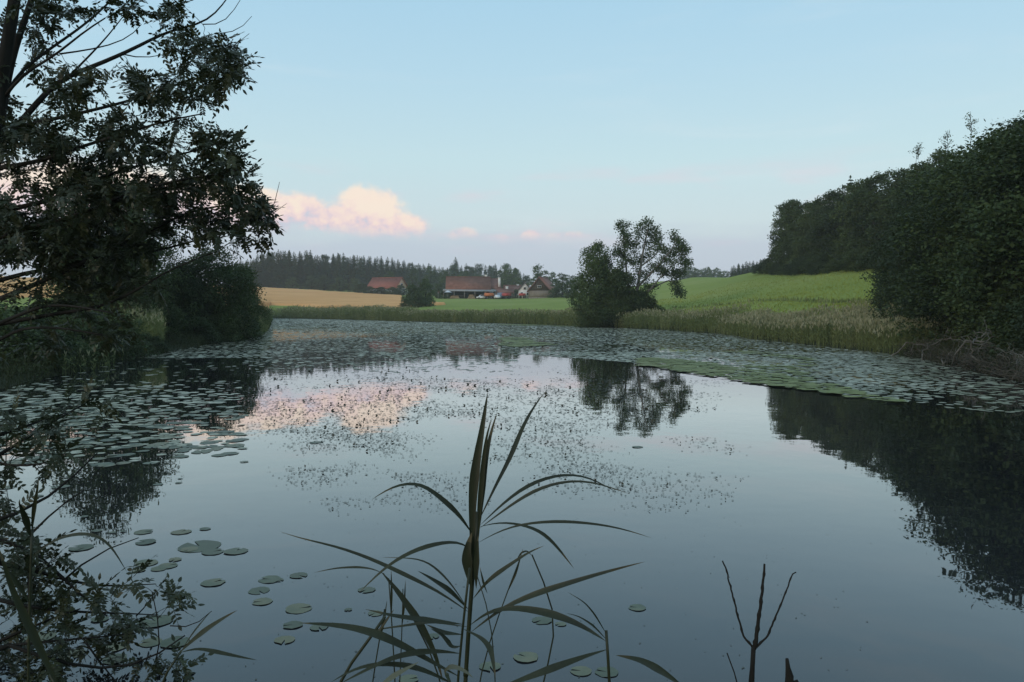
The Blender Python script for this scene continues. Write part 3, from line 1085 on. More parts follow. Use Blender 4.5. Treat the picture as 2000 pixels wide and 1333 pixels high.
# ------------------------------------------------------------------ left bank
def left_bank():
    big = broadleaf(200, 6, 3.3, 'leaf_dark', 34000, .13, -.06, 'big', 'bush', 'willow_bush', nl=16, K=600)
    x, y, z = G(422, 52)
    place(big, USED, (x, y, z - .2), 0.4, (1.08, 1.08, 1.0), 'big rounded willow bush at the tip of the left bank', None)
    x, y, z = G(470, 57)
    place(big, USED, (x, y, z - .3), 2.4, (.62, .62, .68), 'lower dark bush at the right flank of the big rounded willow')
    x, y, z = G(350, 50)
    place(big, USED, (x, y, z - .3), 4.0, (.7, .7, .82), 'dark bush at the left flank of the big rounded willow')
    spots = [(262, 47, 9.0, 3.3, 'dark broad tree on the left bank behind the reed tuft'),
             (196, 42, 9.4, 3.6, 'dark tree on the left bank seen through the hanging ash branches'),
             (-420, 34, 7.0, 3.8, 'dark tree beyond the left border on the bank')]
    for k, (px, D, H, R, lab) in enumerate(spots):
        x, y, z = G(px, D)
        place(NEAR_TREES[(k + 1) % 3], USED, (x, y, z - .3), k * 2.1 + 1, (R / 3.9, R / 3.9, H / 9), lab)
    for k, (px, D, H, R, lab) in enumerate([(225, 34, 1.9, 1.8, 'low green shrub on the left bank at the water left of the reed tuft'),
                                            (160, 31, 2.0, 1.8, 'low green shrub on the left bank below the dark trees'),
                                            (100, 28.5, 2.0, 1.8, 'low green shrub on the left bank, second from the border'),
                                            (40, 26, 2.0, 1.9, 'low green shrub on the left bank at the border'),
                                            (-30, 24, 2.2, 1.9, 'low shrub beyond the left border'),
                                            (380, 46.5, 1.7, 1.6, 'low dark shrub at the water under the left half of the big willow bush'),
                                            (430, 50, 1.8, 1.6, 'low dark shrub at the water under the middle of the big willow bush'),
                                            (475, 57.5, 2.2, 1.6, 'low dark shrub at the water under the right half of the big willow bush'),
                                            (200, 31.5, 1.2, 1.4, 'small low shrub touching the water left of the reed tuft'),
                                            (285, 37.5, 1.0, 1.4, 'small low shrub touching the water under the reed tuft'),
                                            (128, 28, 1.2, 1.4, 'small low shrub touching the water under the dark trees'),
                                            (70, 25.6, 1.2, 1.4, 'small low shrub touching the water near the left border'),
                                            (8, 23.6, 1.2, 1.4, 'small low shrub touching the water at the left border'),
                                            (330, 45.5, 2.2, 1.7, 'low dark shrub between the reed tuft and the big willow bush')]):
        x, y, z = G(px, D)
        place(SHRUBS[k % 2], USED, (x, y, z - .25), k, (R / 2.0, R / 2.0, H / 3), lab)


left_bank()


# ------------------------------------------------------------------ the pair of trees on the far shore
def shore_trees():
    rng = np.random.default_rng(31)
    D = 92.0
    k = D / F
    al = broadleaf(210, 8.2, 3.9, 'leaf_mid', 22000, .2, -.05, 'x', nl=15, K=420)
    x, y, z = G(1168, D + 1.5)
    place(al, USED, (x, y, z - .3), 0.5, (1.0, 1.0, 1.22), 'dense round tree on the far shore, left of the airy tree')
    x, y, z = G(1206, D + .5)
    place(al, USED, (x, y, z - .3), 3.5, (.95, .95, .82), 'dense lower tree filling the gap before the airy tree')
    for j, (px, d, s, h, lab) in enumerate([(1245, D - .5, 1.5, 1.35, 'dark bush at the right foot of the airy tree'),
                                            (1200, D - 1.5, 1.6, 1.2, 'dark bush at the left foot of the airy tree'),
                                            (1152, D - .5, 1.0, .8, 'small bush at the left foot of the dense round tree'),
                                            (1272, D, .9, 1.0, 'small bush at the right of the airy tree')]):
        x, y, z = G(px, d)
        place(SHRUBS[j % 2], USED, (x, y, z - .3), j * 1.1, (s, s, h), lab)
    root = thing('airy_tree', 'tall airy tree with several stems and loose leaf tufts on the far shore', 'tree')
    root.location = G(1240, D)
    g0 = np.array(root.location)

    def q(px, py, dd=0.0):
        return P(px, py, D + dd) - g0
    limbs = []
    def limb(pp, r0, r1, dd=0.0):
        limbs.append((np.array([q(a, b, dd * i / len(pp)) for i, (a, b) in enumerate(pp)]), r0, r1))
    limb([(1236, 632), (1240, 590), (1249, 540), (1254, 500), (1263, 460), (1268, 434)], .26, .05)
    limb([(1238, 610), (1226, 560), (1222, 510), (1218, 470), (1217, 440)], .18, .04, 1.5)
    limb([(1246, 560), (1275, 530), (1298, 505), (1318, 480), (1322, 462)], .15, .04, -1.5)
    limb([(1243, 580), (1280, 560), (1310, 545), (1325, 560), (1330, 580)], .12, .03, 1.0)
    limb([(1252, 520), (1280, 500), (1292, 470)], .10, .03, 1.0)
    limb([(1240, 600), (1262, 575), (1300, 530), (1338, 500)], .12, .03, -1.0)
    tufts = [(1218, 440, 13, 10), (1225, 458, 14, 12), (1216, 474, 13, 12), (1262, 438, 15, 10), (1275, 448, 14, 14), (1252, 455, 13, 12), (1268, 472, 16, 14),
             (1285, 465, 10, 12), (1240, 485, 14, 14), (1262, 498, 16, 13), (1220, 498, 14, 14), (1236, 515, 14, 12), (1318, 465, 12, 10), (1330, 472, 13, 12),
             (1312, 486, 15, 13), (1335, 494, 12, 14), (1322, 508, 16, 12), (1300, 510, 13, 12), (1340, 514, 9, 9), (1310, 530, 15, 10), (1330, 538, 13, 10),
             (1292, 532, 12, 10), (1318, 556, 10, 9), (1330, 568, 11, 10), (1275, 524, 13, 12), (1252, 540, 14, 12), (1226, 545, 16, 13), (1208, 520, 14, 14),
             (1205, 548, 14, 13), (1268, 555, 14, 10), (1240, 570, 18, 12), (1290, 485, 10, 9), (1262, 580, 14, 12), (1210, 575, 16, 12), (1200, 492, 12, 12)]
    tg = []
    for (a, b, rx, ry) in tufts:
        for _ in range(7):
            u = rdir(rng, 1)[0] * rng.uniform(.3, 1) ** .5
            tg.append(q(a + u[0] * rx, b + u[2] * ry, u[1] * rx * k * 1.2 + rng.normal() * .5))
    wood = MB()
    grow(rng, wood, limbs, tg, .02, sides=4)
    wood.build('trunk', M['bark_pale'], root, smooth=True)
    mb = MB()
    leaf_cloud(mb, rng, tg, .29, 74, .22, .9)
    mb.build('crown', M['leaf_mid'], root)


shore_trees()


# ------------------------------------------------------------------ farm
def gable_house(name, label, cat, loc, rz, w, d, wall_h, roof_h, wall_m, roof_m, over=.5, wins=(), doors=(), chim=(), open_front=False, gable_m=None, roof_name='roof'):
    """ridge along local x; local -y is the front"""
    r = thing(name, label, cat, loc, rz)
    mb = MB()
    if not open_front:
        mb.box((0, -d / 2 + .15, wall_h / 2), (w, .3, wall_h))
    mb.box((0, d / 2 - .15, wall_h / 2), (w, .3, wall_h))
    for s in (-1, 1):
        mb.box((s * (w / 2 - .15), 0, wall_h / 2 - .002), (.3, d - .62, wall_h))
    mb.box((0, 0, -.4), (w - .1, d - .1, .8))
    mb.build('wall', M[wall_m], r)
    for s in (-1, 1):
        g = MB()
        x0, x1 = s * (w / 2 - .02), s * (w / 2 - .3)
        v = [(x0, -d / 2, wall_h), (x0, d / 2, wall_h), (x0, 0, wall_h + roof_h - .05), (x1, -d / 2, wall_h), (x1, d / 2, wall_h), (x1, 0, wall_h + roof_h - .05)]
        g.add(v, [np.array([[0, 1, 2], [5, 4, 3]]), np.array([[0, 3, 4, 1], [1, 4, 5, 2], [2, 5, 3, 0]])])
        g.build('gable', M[gable_m or wall_m], r)
    roof = MB()
    sl = math.hypot(d / 2, roof_h)
    k = over
    for s in (-1, 1):
        ux, uz = s * (d / 2) / sl, -roof_h / sl
        e = np.array([0, s * d / 2 + ux * k, wall_h + uz * k + .06]); t = np.array([0, 0.0, wall_h + roof_h + .06])
        th = np.array([0, 0, .22])
        xs = w / 2 + over
        v = [[-xs, e[1], e[2]], [xs, e[1], e[2]], [xs, t[1], t[2]], [-xs, t[1], t[2]]]
        v = np.array(v); v2 = v + th
        roof.add(np.concatenate([v, v2]), np.array([[3, 2, 1, 0], [4, 5, 6, 7], [0, 1, 5, 4], [1, 2, 6, 5], [3, 0, 4, 7], [2, 3, 7, 6]]))
    ro = roof.build(roof_name, M[roof_m], r)
    rc = MB(); rc.tube([(-w / 2 - over, 0, wall_h + roof_h + .25), (w / 2 + over, 0, wall_h + roof_h + .25)], .16, 6)
    rc.build('ridge_cap', M[roof_m], ro)
    for (cx, cy, ch, cm) in chim:
        c = MB(); zb = wall_h + roof_h * (1 - abs(cy) / (d / 2)) - .3
        c.box((cx, cy, zb + ch / 2), (.9, .9, ch)); c.box((cx, cy, zb + ch + .06), (1.1, 1.1, .12))
        c.build('chimney', M[cm], ro)
    for (side, u, z, ww, hh) in wins:
        f = MB(); g = MB()
        if side == 'f':
            c = (u, -d / 2 - .02, z); sz = (ww + .2, .08, hh + .2); gs = (ww, .06, hh); gc = (u, -d / 2 - .05, z)
        else:
            s = 1 if side == 'r' else -1
            c = (s * (w / 2 + .02), u, z); sz = (.08, ww + .2, hh + .2); gs = (.06, ww, hh); gc = (s * (w / 2 + .05), u, z)
        f.box(c, sz); fo = f.build('window', M['whitepaint'], r)
        g.box(gc, gs); g.build('pane', M['glass'], fo)
    for (u, ww, hh, dm) in doors:
        f = MB(); f.box((u, -d / 2 - .03, hh / 2), (ww, .1, hh)); f.build('door', M[dm], r)
    return r


def vehicle(name, label, cat, loc, rz, L, Wd, Ht, paint, kind='car'):
    r = thing(name, label, cat, loc, rz)
    b = MB()
    if kind == 'car':
        prof = [(-L / 2, .35), (-L / 2, .8), (-L * .32, .92), (-L * .18, Ht), (L * .22, Ht), (L * .4, .98), (L / 2, .9), (L / 2, .35)]
    else:
        prof = [(-L / 2, .4), (-L / 2, 1.1), (-L * .42, 1.2), (-L * .36, Ht), (L / 2, Ht), (L / 2, .4)]
    n = len(prof)
    v = [(x, -Wd / 2, z) for x, z in prof] + [(x, Wd / 2, z) for x, z in prof]
    i = np.arange(n)
    b.add(v, [np.stack([i, (i + 1) % n, (i + 1) % n + n, i + n], -1)[:, ::-1], i[None, :], (i[::-1] + n)[None, :]])
    b.build('body', M[paint], r)
    g = MB()
    for s in (-1, 1):
        if kind == 'car':
            q = [(-L * .24, s * (Wd / 2 + .01), .98), (L * .3, s * (Wd / 2 + .01), .98), (L * .2, s * (Wd / 2 + .01), Ht - .1), (-L * .16, s * (Wd / 2 + .01), Ht - .1)]
        else:
            q = [(-L * .38, s * (Wd / 2 + .01), 1.25), (-L * .15, s * (Wd / 2 + .01), 1.25), (-L * .15, s * (Wd / 2 + .01), Ht - .2), (-L * .34, s * (Wd / 2 + .01), Ht - .2)]
        g.add(q, np.array([[0, 1, 2, 3]]))
    g.build('side_window', M['glass'], r)
    for sx in (-.31, .31):
        for s in (-1, 1):
            w = MB(); w.tube([(L * sx, s * (Wd / 2 - .12), .33), (L * sx, s * (Wd / 2 + .03), .33)], .33, 12)
            wo = w.build('wheel', M['rubber'], r)
            h = MB(); h.tube([(L * sx, s * (Wd / 2 + .03), .33), (L * sx, s * (Wd / 2 + .05), .33)], .18, 10)
            h.build('rim', M['sheet'], wo)
    return r


def trailer(name, label, loc, rz, L, Wd, paint, hh=1.2):
    r = thing(name, label, 'trailer', loc, rz)
    b = MB(); b.box((0, 0, .95), (L, Wd, .12)); b.build('deck', M['darkwood'], r)
    for s in (-1, 1):
        q = MB(); q.box((0, s * (Wd / 2 - .04), 1.01 + hh / 2), (L - .2, .06, hh)); q.build('side_board', M[paint], r)
        q = MB(); q.box((s * (L / 2 - .04), 0, 1.01 + hh / 2), (.06, Wd - .1, hh)); q.build('end_board', M[paint], r)
    for sx in (-.3, .3):
        for s in (-1, 1):
            w = MB(); w.tube([(L * sx, s * (Wd / 2 - .25), .45), (L * sx, s * (Wd / 2 - .02), .45)], .45, 12); w.build('wheel', M['rubber'], r)
    b = MB(); b.tube([(L / 2, 0, .8), (L / 2 + 1.3, 0, .55)], .06, 6); b.build('drawbar', M['rubber'], r)
    return r


def farm():
    # red roofed house left
    x, y, z = G(757, 352)
    z = zp(578, 352)
    h = gable_house('farmhouse', 'small house with a bright red roof and peach gable above the wheat field', 'house', (x, y, z - .2), math.radians(-28), 15.5, 9.5, 3.3, 4.6,
                    'white', 'tile_red', wins=[('f', -5, 1.8, 1.1, 1.2), ('f', -2, 1.8, 1.1, 1.2), ('f', 2, 1.8, 1.1, 1.2), ('r', -2, 1.8, 1.1, 1.2), ('r', 2, 1.8, 1.1, 1.2), ('r', 0, 4.8, 1.3, 1.2)],
                    doors=[(5, 1.1, 2.1, 'darkwood')], chim=[(-3.2, .8, 1.4, 'tile_brown')], gable_m='peach')
    # long barn
    D = 300
    bx, by, bz = G(915, D)
    bz = zp(583, D)
    b = gable_house('long_barn', 'long barn with a huge brown tiled roof and open sheds below', 'barn', (bx, by, bz - .1), math.radians(3), 15.2, 11, 3.4, 4.5, 'darkwood', 'tile_brown',
                    over=.8, open_front=True, chim=[(6.6, .5, 1.6, 'white')], gable_m='boards')
    mb = MB()
    v = [(-9.3, -9.2, 2.55), (10.2, -9.2, 2.35), (10.2, -5.2, 3.15), (-9.3, -5.2, 3.3)]
    v = np.array(v); mb.add(np.concatenate([v, v + [0, 0, .15]]), np.array([[3, 2, 1, 0], [4, 5, 6, 7], [0, 1, 5, 4], [1, 2, 6, 5], [3, 0, 4, 7], [2, 3, 7, 6]]))
    mb.build('lean_to_roof', M['sheet'], b)
    for px_ in (-9, -5.2, -1.4, 2.4, 6.2, 9.8):
        p = MB(); p.box((px_, -9.0, 1.2), (.22, .22, 2.4)); p.build('post', M['boards'], b)
    p = MB(); p.box((-3.2, -6.0, .6), (3.2, 1.2, 1.2)); p.build('shed_partition', M['darkwood'], b)
    # annex with white corner
    ax, ay, az_ = G(961, D + 1)
    a = gable_house('farm_annex', 'red roofed annex with pale walls joined to the right end of the long barn', 'building', (ax, ay + 1, bz - .1), math.radians(3), 5.6, 8.5, 3.9, 3.4, 'white', 'tile_dull',
                    wins=[('f', -1.6, 2.7, 1.0, 1.1), ('f', 1.0, 2.7, 1.0, 1.1), ('f', -1.6, 1.0, 1.0, .9)], doors=[(1.2, 1, 2, 'darkwood')], chim=[(2.6, -3.6, 3.6, 'white')])
    sx, sy, sz = G(984, D - 4)
    sz = zp(584, D - 4)
    gable_house('low_shed', 'low shed with a dark red roof right of the farm annex', 'shed', (sx, sy, sz), math.radians(8), 6.2, 4.5, 2.2, 1.2, 'boards', 'tile_dull',
                wins=[('f', 1.2, 1.3, .9, .8)], doors=[(-1.5, 1.6, 1.9, 'darkwood')], chim=[(1.2, .3, 1.6, 'white')])
    x, y, z = G(1025, 298); z = zp(583, 298)
    gable_house('small_house', 'small white house with a pointed gable facing the pond', 'house', (x, y, z), math.radians(88), 6, 4.6, 3.0, 2.6, 'white', 'tile_grey',
                wins=[('l', -1.1, 1.6, .8, 1.0), ('l', 1.1, 1.6, .8, 1.0), ('l', 0, 3.6, .7, .8), ('l', 0, .9, .8, .5)])
    x, y, z = G(1061, 288); z = zp(580, 288)
    gable_house('timber_barn', 'grey brown timber barn with a broad gable facing the pond', 'barn', (x, y, z - .2), math.radians(70), 9, 8.2, 2.3, 4.6, 'boards', 'tile_dull', over=.7,
                wins=[('l', 0, 3.7, 1.3, .7)], doors=[], gable_m='darkwood')
    x, y, z = G(1004, 312); z = zp(583, 312)
    gable_house('small_house', 'low house with pinkish walls and a dull red roof behind the farmyard', 'house', (x, y, z), math.radians(12), 7.5, 5.5, 2.6, 2.2, 'peach', 'tile_dull',
                wins=[('f', -2.2, 1.5, .9, 1.0), ('f', 0, 1.5, .9, 1.0), ('f', 2.2, 1.5, .9, 1.0)], chim=[(1.5, .3, 1.1, 'white')])
    # yard things
    def yp(px, D, py=584):
        a = (px - 1000) / F * D
        return (a, D, float(gz(np.array([a]), np.array([D]))[0]))
    vehicle('parked_car', 'white car parked before the open shed of the long barn', 'car', yp(942, 288), .2, 4.2, 1.7, 1.45, 'whitepaint')
    vehicle('parked_car', 'light car standing right of the orange trailer', 'car', yp(970, 286), 1.9, 4.2, 1.7, 1.45, 'whitepaint')
    vehicle('parked_van', 'grey blue van parked in front of the farm annex', 'van', yp(978, 290), 1.4, 4.8, 1.9, 2.2, 'bluepaint', 'van')
    trailer('farm_trailer', 'orange farm trailer standing between two white cars', yp(955, 287), .1, 3.4, 1.8, 'orange', 1.1)
    trailer('farm_trailer', 'red farm trailer at the right side of the farmyard', yp(989, 288), .3, 3.2, 1.8, 'redpaint', 1.0)
    trailer('farm_trailer', 'small red trailer under the small white house', yp(1020, 292), -.2, 2.4, 1.5, 'redpaint', .8)
    r = thing('log_stack', 'light brown stack of logs under the open shed of the long barn', 'log pile', yp(921, 291))
    for i in range(5):
        for j in range(8 - i):
            w = MB(); xx = -1.3 + j * .36 + i * .18
            w.tube([(xx, -.5, .17 + i * .3), (xx, .9, .17 + i * .3)], .17, 8)
            w.build('log', M['logs'], r)
    r = thing('log_stack', 'low pile of pale logs at the left end of the open shed', 'log pile', yp(888, 291))
    for i in range(3):
        for j in range(9 - i):
            w = MB(); xx = -1.6 + j * .4 + i * .2
            w.tube([(xx, -.5, .19 + i * .33), (xx, .9, .19 + i * .33)], .19, 8)
            w.build('log', M['logs'], r)
    r = thing('parasol', 'white garden parasol left of the long barn', 'parasol', yp(875, 290))
    p = MB(); p.tube([(0, 0, 0), (0, 0, 2.6)], .04, 6); p.build('pole', M['whitepaint'], r)
    p = MB(); n = 10; th = np.arange(n) * 2 * math.pi / n
    v = np.stack([1.5 * np.cos(th), 1.5 * np.sin(th), np.full(n, 2.3)], -1); v = np.concatenate([v, [[0, 0, 3.0]]])
    p.add(v, np.stack([np.arange(n), (np.arange(n) + 1) % n, np.full(n, n)], -1)); p.build('canopy', M['cloth'], r)
    r = thing('awning', 'striped red awning at the left end of the farm', 'awning', yp(866, 293))
    for i in range(4):
        p = MB(); p.box((-1.5 + i * 1.0, 0, 2.35 - .0 * i), (1.0, 1.8, .08)); p.build('stripe_panel', M['redpaint' if i % 2 == 0 else 'cloth'], r)
    for s in (-1.8, 1.3):
        p = MB(); p.tube([(s, -.8, 0), (s, -.8, 2.3)], .05, 5); p.build('post', M['whitepaint'], r)
    # antenna pole
    r = thing('antenna_mast', 'thin antenna mast rising behind the farm annex', 'antenna', yp(966, 305))
    p = MB(); p.tube([(0, 0, 0), (0, 0, 10.2)], .05, 5); p.build('pole', M['rubber'], r)
    p = MB(); p.box((0, 0, 9.8), (1.4, .05, .05)); p.box((0, 0, 9.2), (1.0, .05, .05)); p.build('crossbar', M['rubber'], r)
    # fence rail before the small house
    for i in range(7):
        a = yp(1004 + i * 5.2, 288)
        r = thing('fence_post', 'wooden fence post at the right edge of the farmyard', 'post', a, 0, 'fence posts by the farmyard')
        p = MB(); p.box((0, 0, .6), (.12, .12, 1.2)); p.build('post_shaft', M['boards'], r)
        p = MB(); p.box((0, 0, 1.24), (.16, .16, .06)); p.build('post_cap', M['boards'], r)


farm()

# ------------------------------------------------------------------ reeds along the shore
def shore_points(i0, i1, dens, wid):
    """random land points along shoreline segments i0..i1"""
    out = []
    rng = RNG
    for i in range(i0, i1):
        a, b = SHORE[i % len(SHORE)], SHORE[(i + 1) % len(SHORE)]
        L = np.hypot(*(b - a))
        Dm = (a[1] + b[1]) / 2
        w = np.interp(Dm, *wid)
        n = int(L * w * np.interp(Dm, *dens))
        t = rng.random(n)[:, None]; s = rng.random(n)[:, None] * w - .35
        nrm = np.array([-(b - a)[1], (b - a)[0]]) / L
        mid = (a + b) / 2
        if pond_dist(np.array([mid[0] + nrm[0] * .5]), np.array([mid[1] + nrm[1] * .5]))[0] < 0:
            nrm = -nrm
        out.append(a + (b - a) * t + nrm * s)
    return np.concatenate(out)


def reed_mesh(name, label, pts, h0, h1, plume=.5, leafw=.035, nleaf=5, mats=('reed', 'plume'), base=None):
    rng = RNG
    n = len(pts)
    z = np.maximum(gz(pts[:, 0], pts[:, 1]), -.15)
    patch = fbm(pts[:, 0] * .25, pts[:, 1] * .25, 9)
    H = (h0 + (h1 - h0) * patch) * rng.uniform(.72, 1.06, n)
    p = np.stack([pts[:, 0], pts[:, 1], z], -1)
    lean = rng.normal(size=(n, 2)) * .09
    tip = p + np.stack([lean[:, 0] * H, lean[:, 1] * H, H], -1)
    mb = MB()
    wscale = np.clip(pts[:, 1] / 60, .7, 2.2)
    a = rng.uniform(0, math.pi, n)
    sd = np.stack([np.cos(a), np.sin(a), a * 0], -1) * (.009 * wscale)[:, None]
    v = np.stack([p - sd, p + sd, tip], 1).reshape(-1, 3)
    mb.add(v, np.arange(n * 3).reshape(-1, 3), 0)
    for _ in range(nleaf):
        f = rng.uniform(.2, .95, n)[:, None]
        b = p + (tip - p) * f
        az = rng.uniform(0, 6.283, n)
        L = rng.uniform(.3, .6, n) * (H / 2.2)
        d = np.stack([np.cos(az) * .55, np.sin(az) * .55, rng.uniform(.2, 1.1, n)], -1); d /= np.linalg.norm(d, axis=1, keepdims=True)
        leaf_quads(mb, b, d, rdir(rng, n), L, leafw * wscale, 0)
    k = rng.random(n) < plume
    pt = tip[k]
    for _ in range(3):
        d = np.stack([rng.normal(size=len(pt)) * .35, rng.normal(size=len(pt)) * .35, np.ones(len(pt))], -1); d /= np.linalg.norm(d, axis=1, keepdims=True)
        leaf_quads(mb, pt - d * .08, d, rdir(rng, len(pt)), .24, .07 * wscale[k], 1)
    o = mb.build(name, [M[m] for m in mats])
    tag(o, label, 'reeds', kind='stuff')
    return o


tall = shore_points(0, 4, ([60, 200], [30, 14]), ([60, 120, 200], [3.5, 4, 6]))
reed_mesh('tall_reeds', 'taller green reeds at the left end of the far shore below the wheat', tall, 1.9, 2.8, .3)
far = shore_points(4, 13, ([60, 200], [30, 13]), ([60, 120, 200], [3.5, 4, 5]))
reed_mesh('far_reeds', 'long band of green reeds along the far shore below the wheat and meadow', far, 1.35, 2.2, .35)
rr = shore_points(13, 19, ([36, 60], [60, 40]), ([36, 45, 60], [4.5, 5, 3.5]))
reed_mesh('right_reeds', 'dense pale topped reeds along the right shore below the green meadow', rr, 1.05, 1.6, .75)
nS = len(SHORE)
lf = shore_points(nS - 5, nS, ([40, 200], [16, 9]), ([40, 200], [2.0, 3.5]))
reed_mesh('left_tip_reeds', 'browned reeds running along the left shore beyond the willow bush', lf, 1.5, 2.4, .3)


def tuft(px0, px1, D0, D1, n, h0, h1, name, label):
    px = RNG.uniform(px0, px1, n); D = RNG.uniform(D0, D1, n)
    pts = np.stack([(px - 1000) / F * D, D], -1)
    pts = pts[pond_dist(pts[:, 0], pts[:, 1]) > -.5]
    reed_mesh(name, label, pts, h0, h1, .25)


tuft(244, 318, 38, 45, 1000, 1.4, 2.1, 'left_reed_tuft', 'pale olive reed tuft between the shrubs on the left bank')
tuft(505, 524, 60, 78, 500, 1.2, 2.2, 'willow_side_reeds', 'brown reed tuft right of the big willow bush')
tuft(-40, 240, 24, 34, 500, .5, .9, 'left_bank_grass', 'rank grass between the low shrubs on the left bank')


sg = np.concatenate([shore_points(nS - 11, nS - 1, ([20, 60], [50, 40]), ([20, 60], [1.6, 1.6])), shore_points(19, 24, ([20, 45], [50, 40]), ([20, 45], [1.8, 1.8]))])
reed_mesh('bank_sedge', 'dark sedge fringing the water under the bushes on both banks', sg, .35, .9, .0, mats=('sedge', 'sedge'))


def rough_grass():
    rng = RNG
    n = 22000
    D = rng.uniform(45, 100, n); px = rng.uniform(1290, 1740, n)
    line = np.interp(px, [1290, 1440, 1560, 1720], [101, 92, 76, 62])
    g = np.abs(D - line) < np.interp(px, [1290, 1440, 1720], [.4, 1.0, 2.6]) * rng.uniform(.3, 1.1, n)
    D, px = D[g], px[g]
    X = (px - 1000) / F * D
    z = gz(X, D)
    m = len(X)
    mb = MB()
    d = np.stack([rng.normal(size=m) * .3, rng.normal(size=m) * .3, np.ones(m)], -1); d /= np.linalg.norm(d, axis=1, keepdims=True)
    leaf_quads(mb, np.stack([X, D, z - .03], -1), d, rdir(rng, m), rng.uniform(.2, .55, m), .09)
    tag(mb.build('rough_grass', M['reed']), 'strip of unmown rough grass along the bank across the green meadow', 'grass', kind='stuff')
    # short grass over the near parts of the meadow and our own bank
    mb = MB()
    n = 24000
    D = 50 + 90 * rng.random(n) ** 1.4; px = rng.uniform(1130, 1760, n)
    X = (px - 1000) / F * D
    a = rng.uniform(-math.pi, math.pi, 16000); r = rng.uniform(.5, 9, 16000) ** 1.0
    X = np.concatenate([X, np.sin(a) * r]); D = np.concatenate([D, np.cos(a) * r])
    k = pond_dist(X, D) > .15
    X, D = X[k], D[k]
    z = gz(X, D); m = len(X)
    sc = np.where(np.hypot(X, D) < 12, 1.0, 1.4)
    d = np.stack([rng.normal(size=m) * .35, rng.normal(size=m) * .35, np.ones(m)], -1); d /= np.linalg.norm(d, axis=1, keepdims=True)
    leaf_quads(mb, np.stack([X, D, z - .02], -1), d, rdir(rng, m), rng.uniform(.08, .2, m) * sc, .012 * sc * np.where(sc > 1, 5, 1))
    tag(mb.build('meadow_grass', M['grass']), 'short green grass of the meadow and the near bank', 'grass', kind='stuff')


rough_grass()


# ------------------------------------------------------------------ things floating on the pond
def raft_density(px, py, X, Y):
    """share of water covered by pads"""
    n1 = fbm(X * .45, Y * .22, 21); n2 = fbm(X * .11, Y * .07, 22)
    d = np.zeros_like(px)
    lb = np.interp(px, [980, 1040, 1200, 1340, 1500, 1700, 2000, 2300], [688, 690, 705, 724, 750, 778, 815, 840])
    c = (px > 1000) & (py < lb + (n2 - .5) * 14)
    d = np.where(c, np.clip(.92 - np.clip((n1 - .56) * 3, 0, .8), .05, .92), d)
    d = np.where(c, d * np.interp(px, [1700, 1860], [1, .38]), d)  # pads thinned towards the right bank to imitate the shade of its trees
    # open dark water just right of the middle, before the raft thickens
    b = (px <= 1010) & (px > 470)
    fade = np.interp(py, [620, 670, 684, 700, 716, 730], [.9, .85, .6, .30, .14, 0])
    d = np.where(b, fade * np.clip(1.35 - np.clip((n1 - .48) * 5, 0, 1.2), .05, 1), d)
    ra = (px < 480) & (py > 700) & (py < np.interp(px, [-100, 0, 150, 250, 330, 450], [900, 905, 905, 915, 905, 888]))
    up = np.interp(py, [700, 745, 765, 785], [.02, .07, .26, .55])
    right = np.interp(px, [250, 330, 440, 480], [1, .95, .7, .2])
    d = np.where(ra, up * right * np.clip(1.25 - np.clip((n1 - .5) * 4, 0, 1.0), .05, 1), d)
    l2 = (px < 520) & (py < 700) & (py > 668)
    d = np.where(l2, .4, d)
    return d


def in_pond(x, y):
    return pond_dist(x, y) < -.15


def pad_shape(rng, n=11, notch=True, wavy=.04):
    th = np.linspace(.16, 2 * math.pi - .16, n) if notch else np.arange(n) * 2 * math.pi / n
    r = 1 + rng.normal(size=n) * wavy
    return np.stack([np.cos(th) * r, np.sin(th) * r], -1)


PADS_NEAR = [(390, 1068, 80), (416, 1079, 43), (461, 1078, 45), (285, 1101, 43), (328, 1106, 38), (271, 1115, 26), (342, 1094, 24),
             (416, 1139, 47), (527, 1133, 43), (506, 1155, 40), (513, 1176, 40), (159, 1071, 45), (285, 1060, 38), (280, 1040, 36),
             (354, 1040, 38), (401, 1034, 21), (190, 1038, 19), (165, 1010, 15), (219, 1041, 13), (240, 1039, 12), (78, 1246, 57),
             (140, 1279, 48), (195, 1211, 33), (304, 1215, 66), (295, 1256, 43), (342, 1256, 57), (223, 1265, 48), (223, 1289, 46),
             (14, 953, 33), (119, 952, 33), (74, 970, 21), (477, 903, 17), (349, 944, 14), (352, 936, 10), (309, 947, 19), (556, 1251, 40),
             (583, 1190, 52), (572, 1222, 40), (716, 1153, 34), (680, 1192, 15), (1028, 1285, 50), (957, 1303, 43), (1135, 1312, 43),
             (1185, 1314, 47), (1058, 1213, 39), (1095, 1220, 22), (1245, 1188, 35), (733, 1199, 30), (583, 1125, 35), (798, 1328, 40),
             (623, 1226, 36), (845, 1244, 26), (617, 865, 26), (1245, 874, 22), (544, 1134, 20), (370, 1074, 34), (310, 1112, 30)]


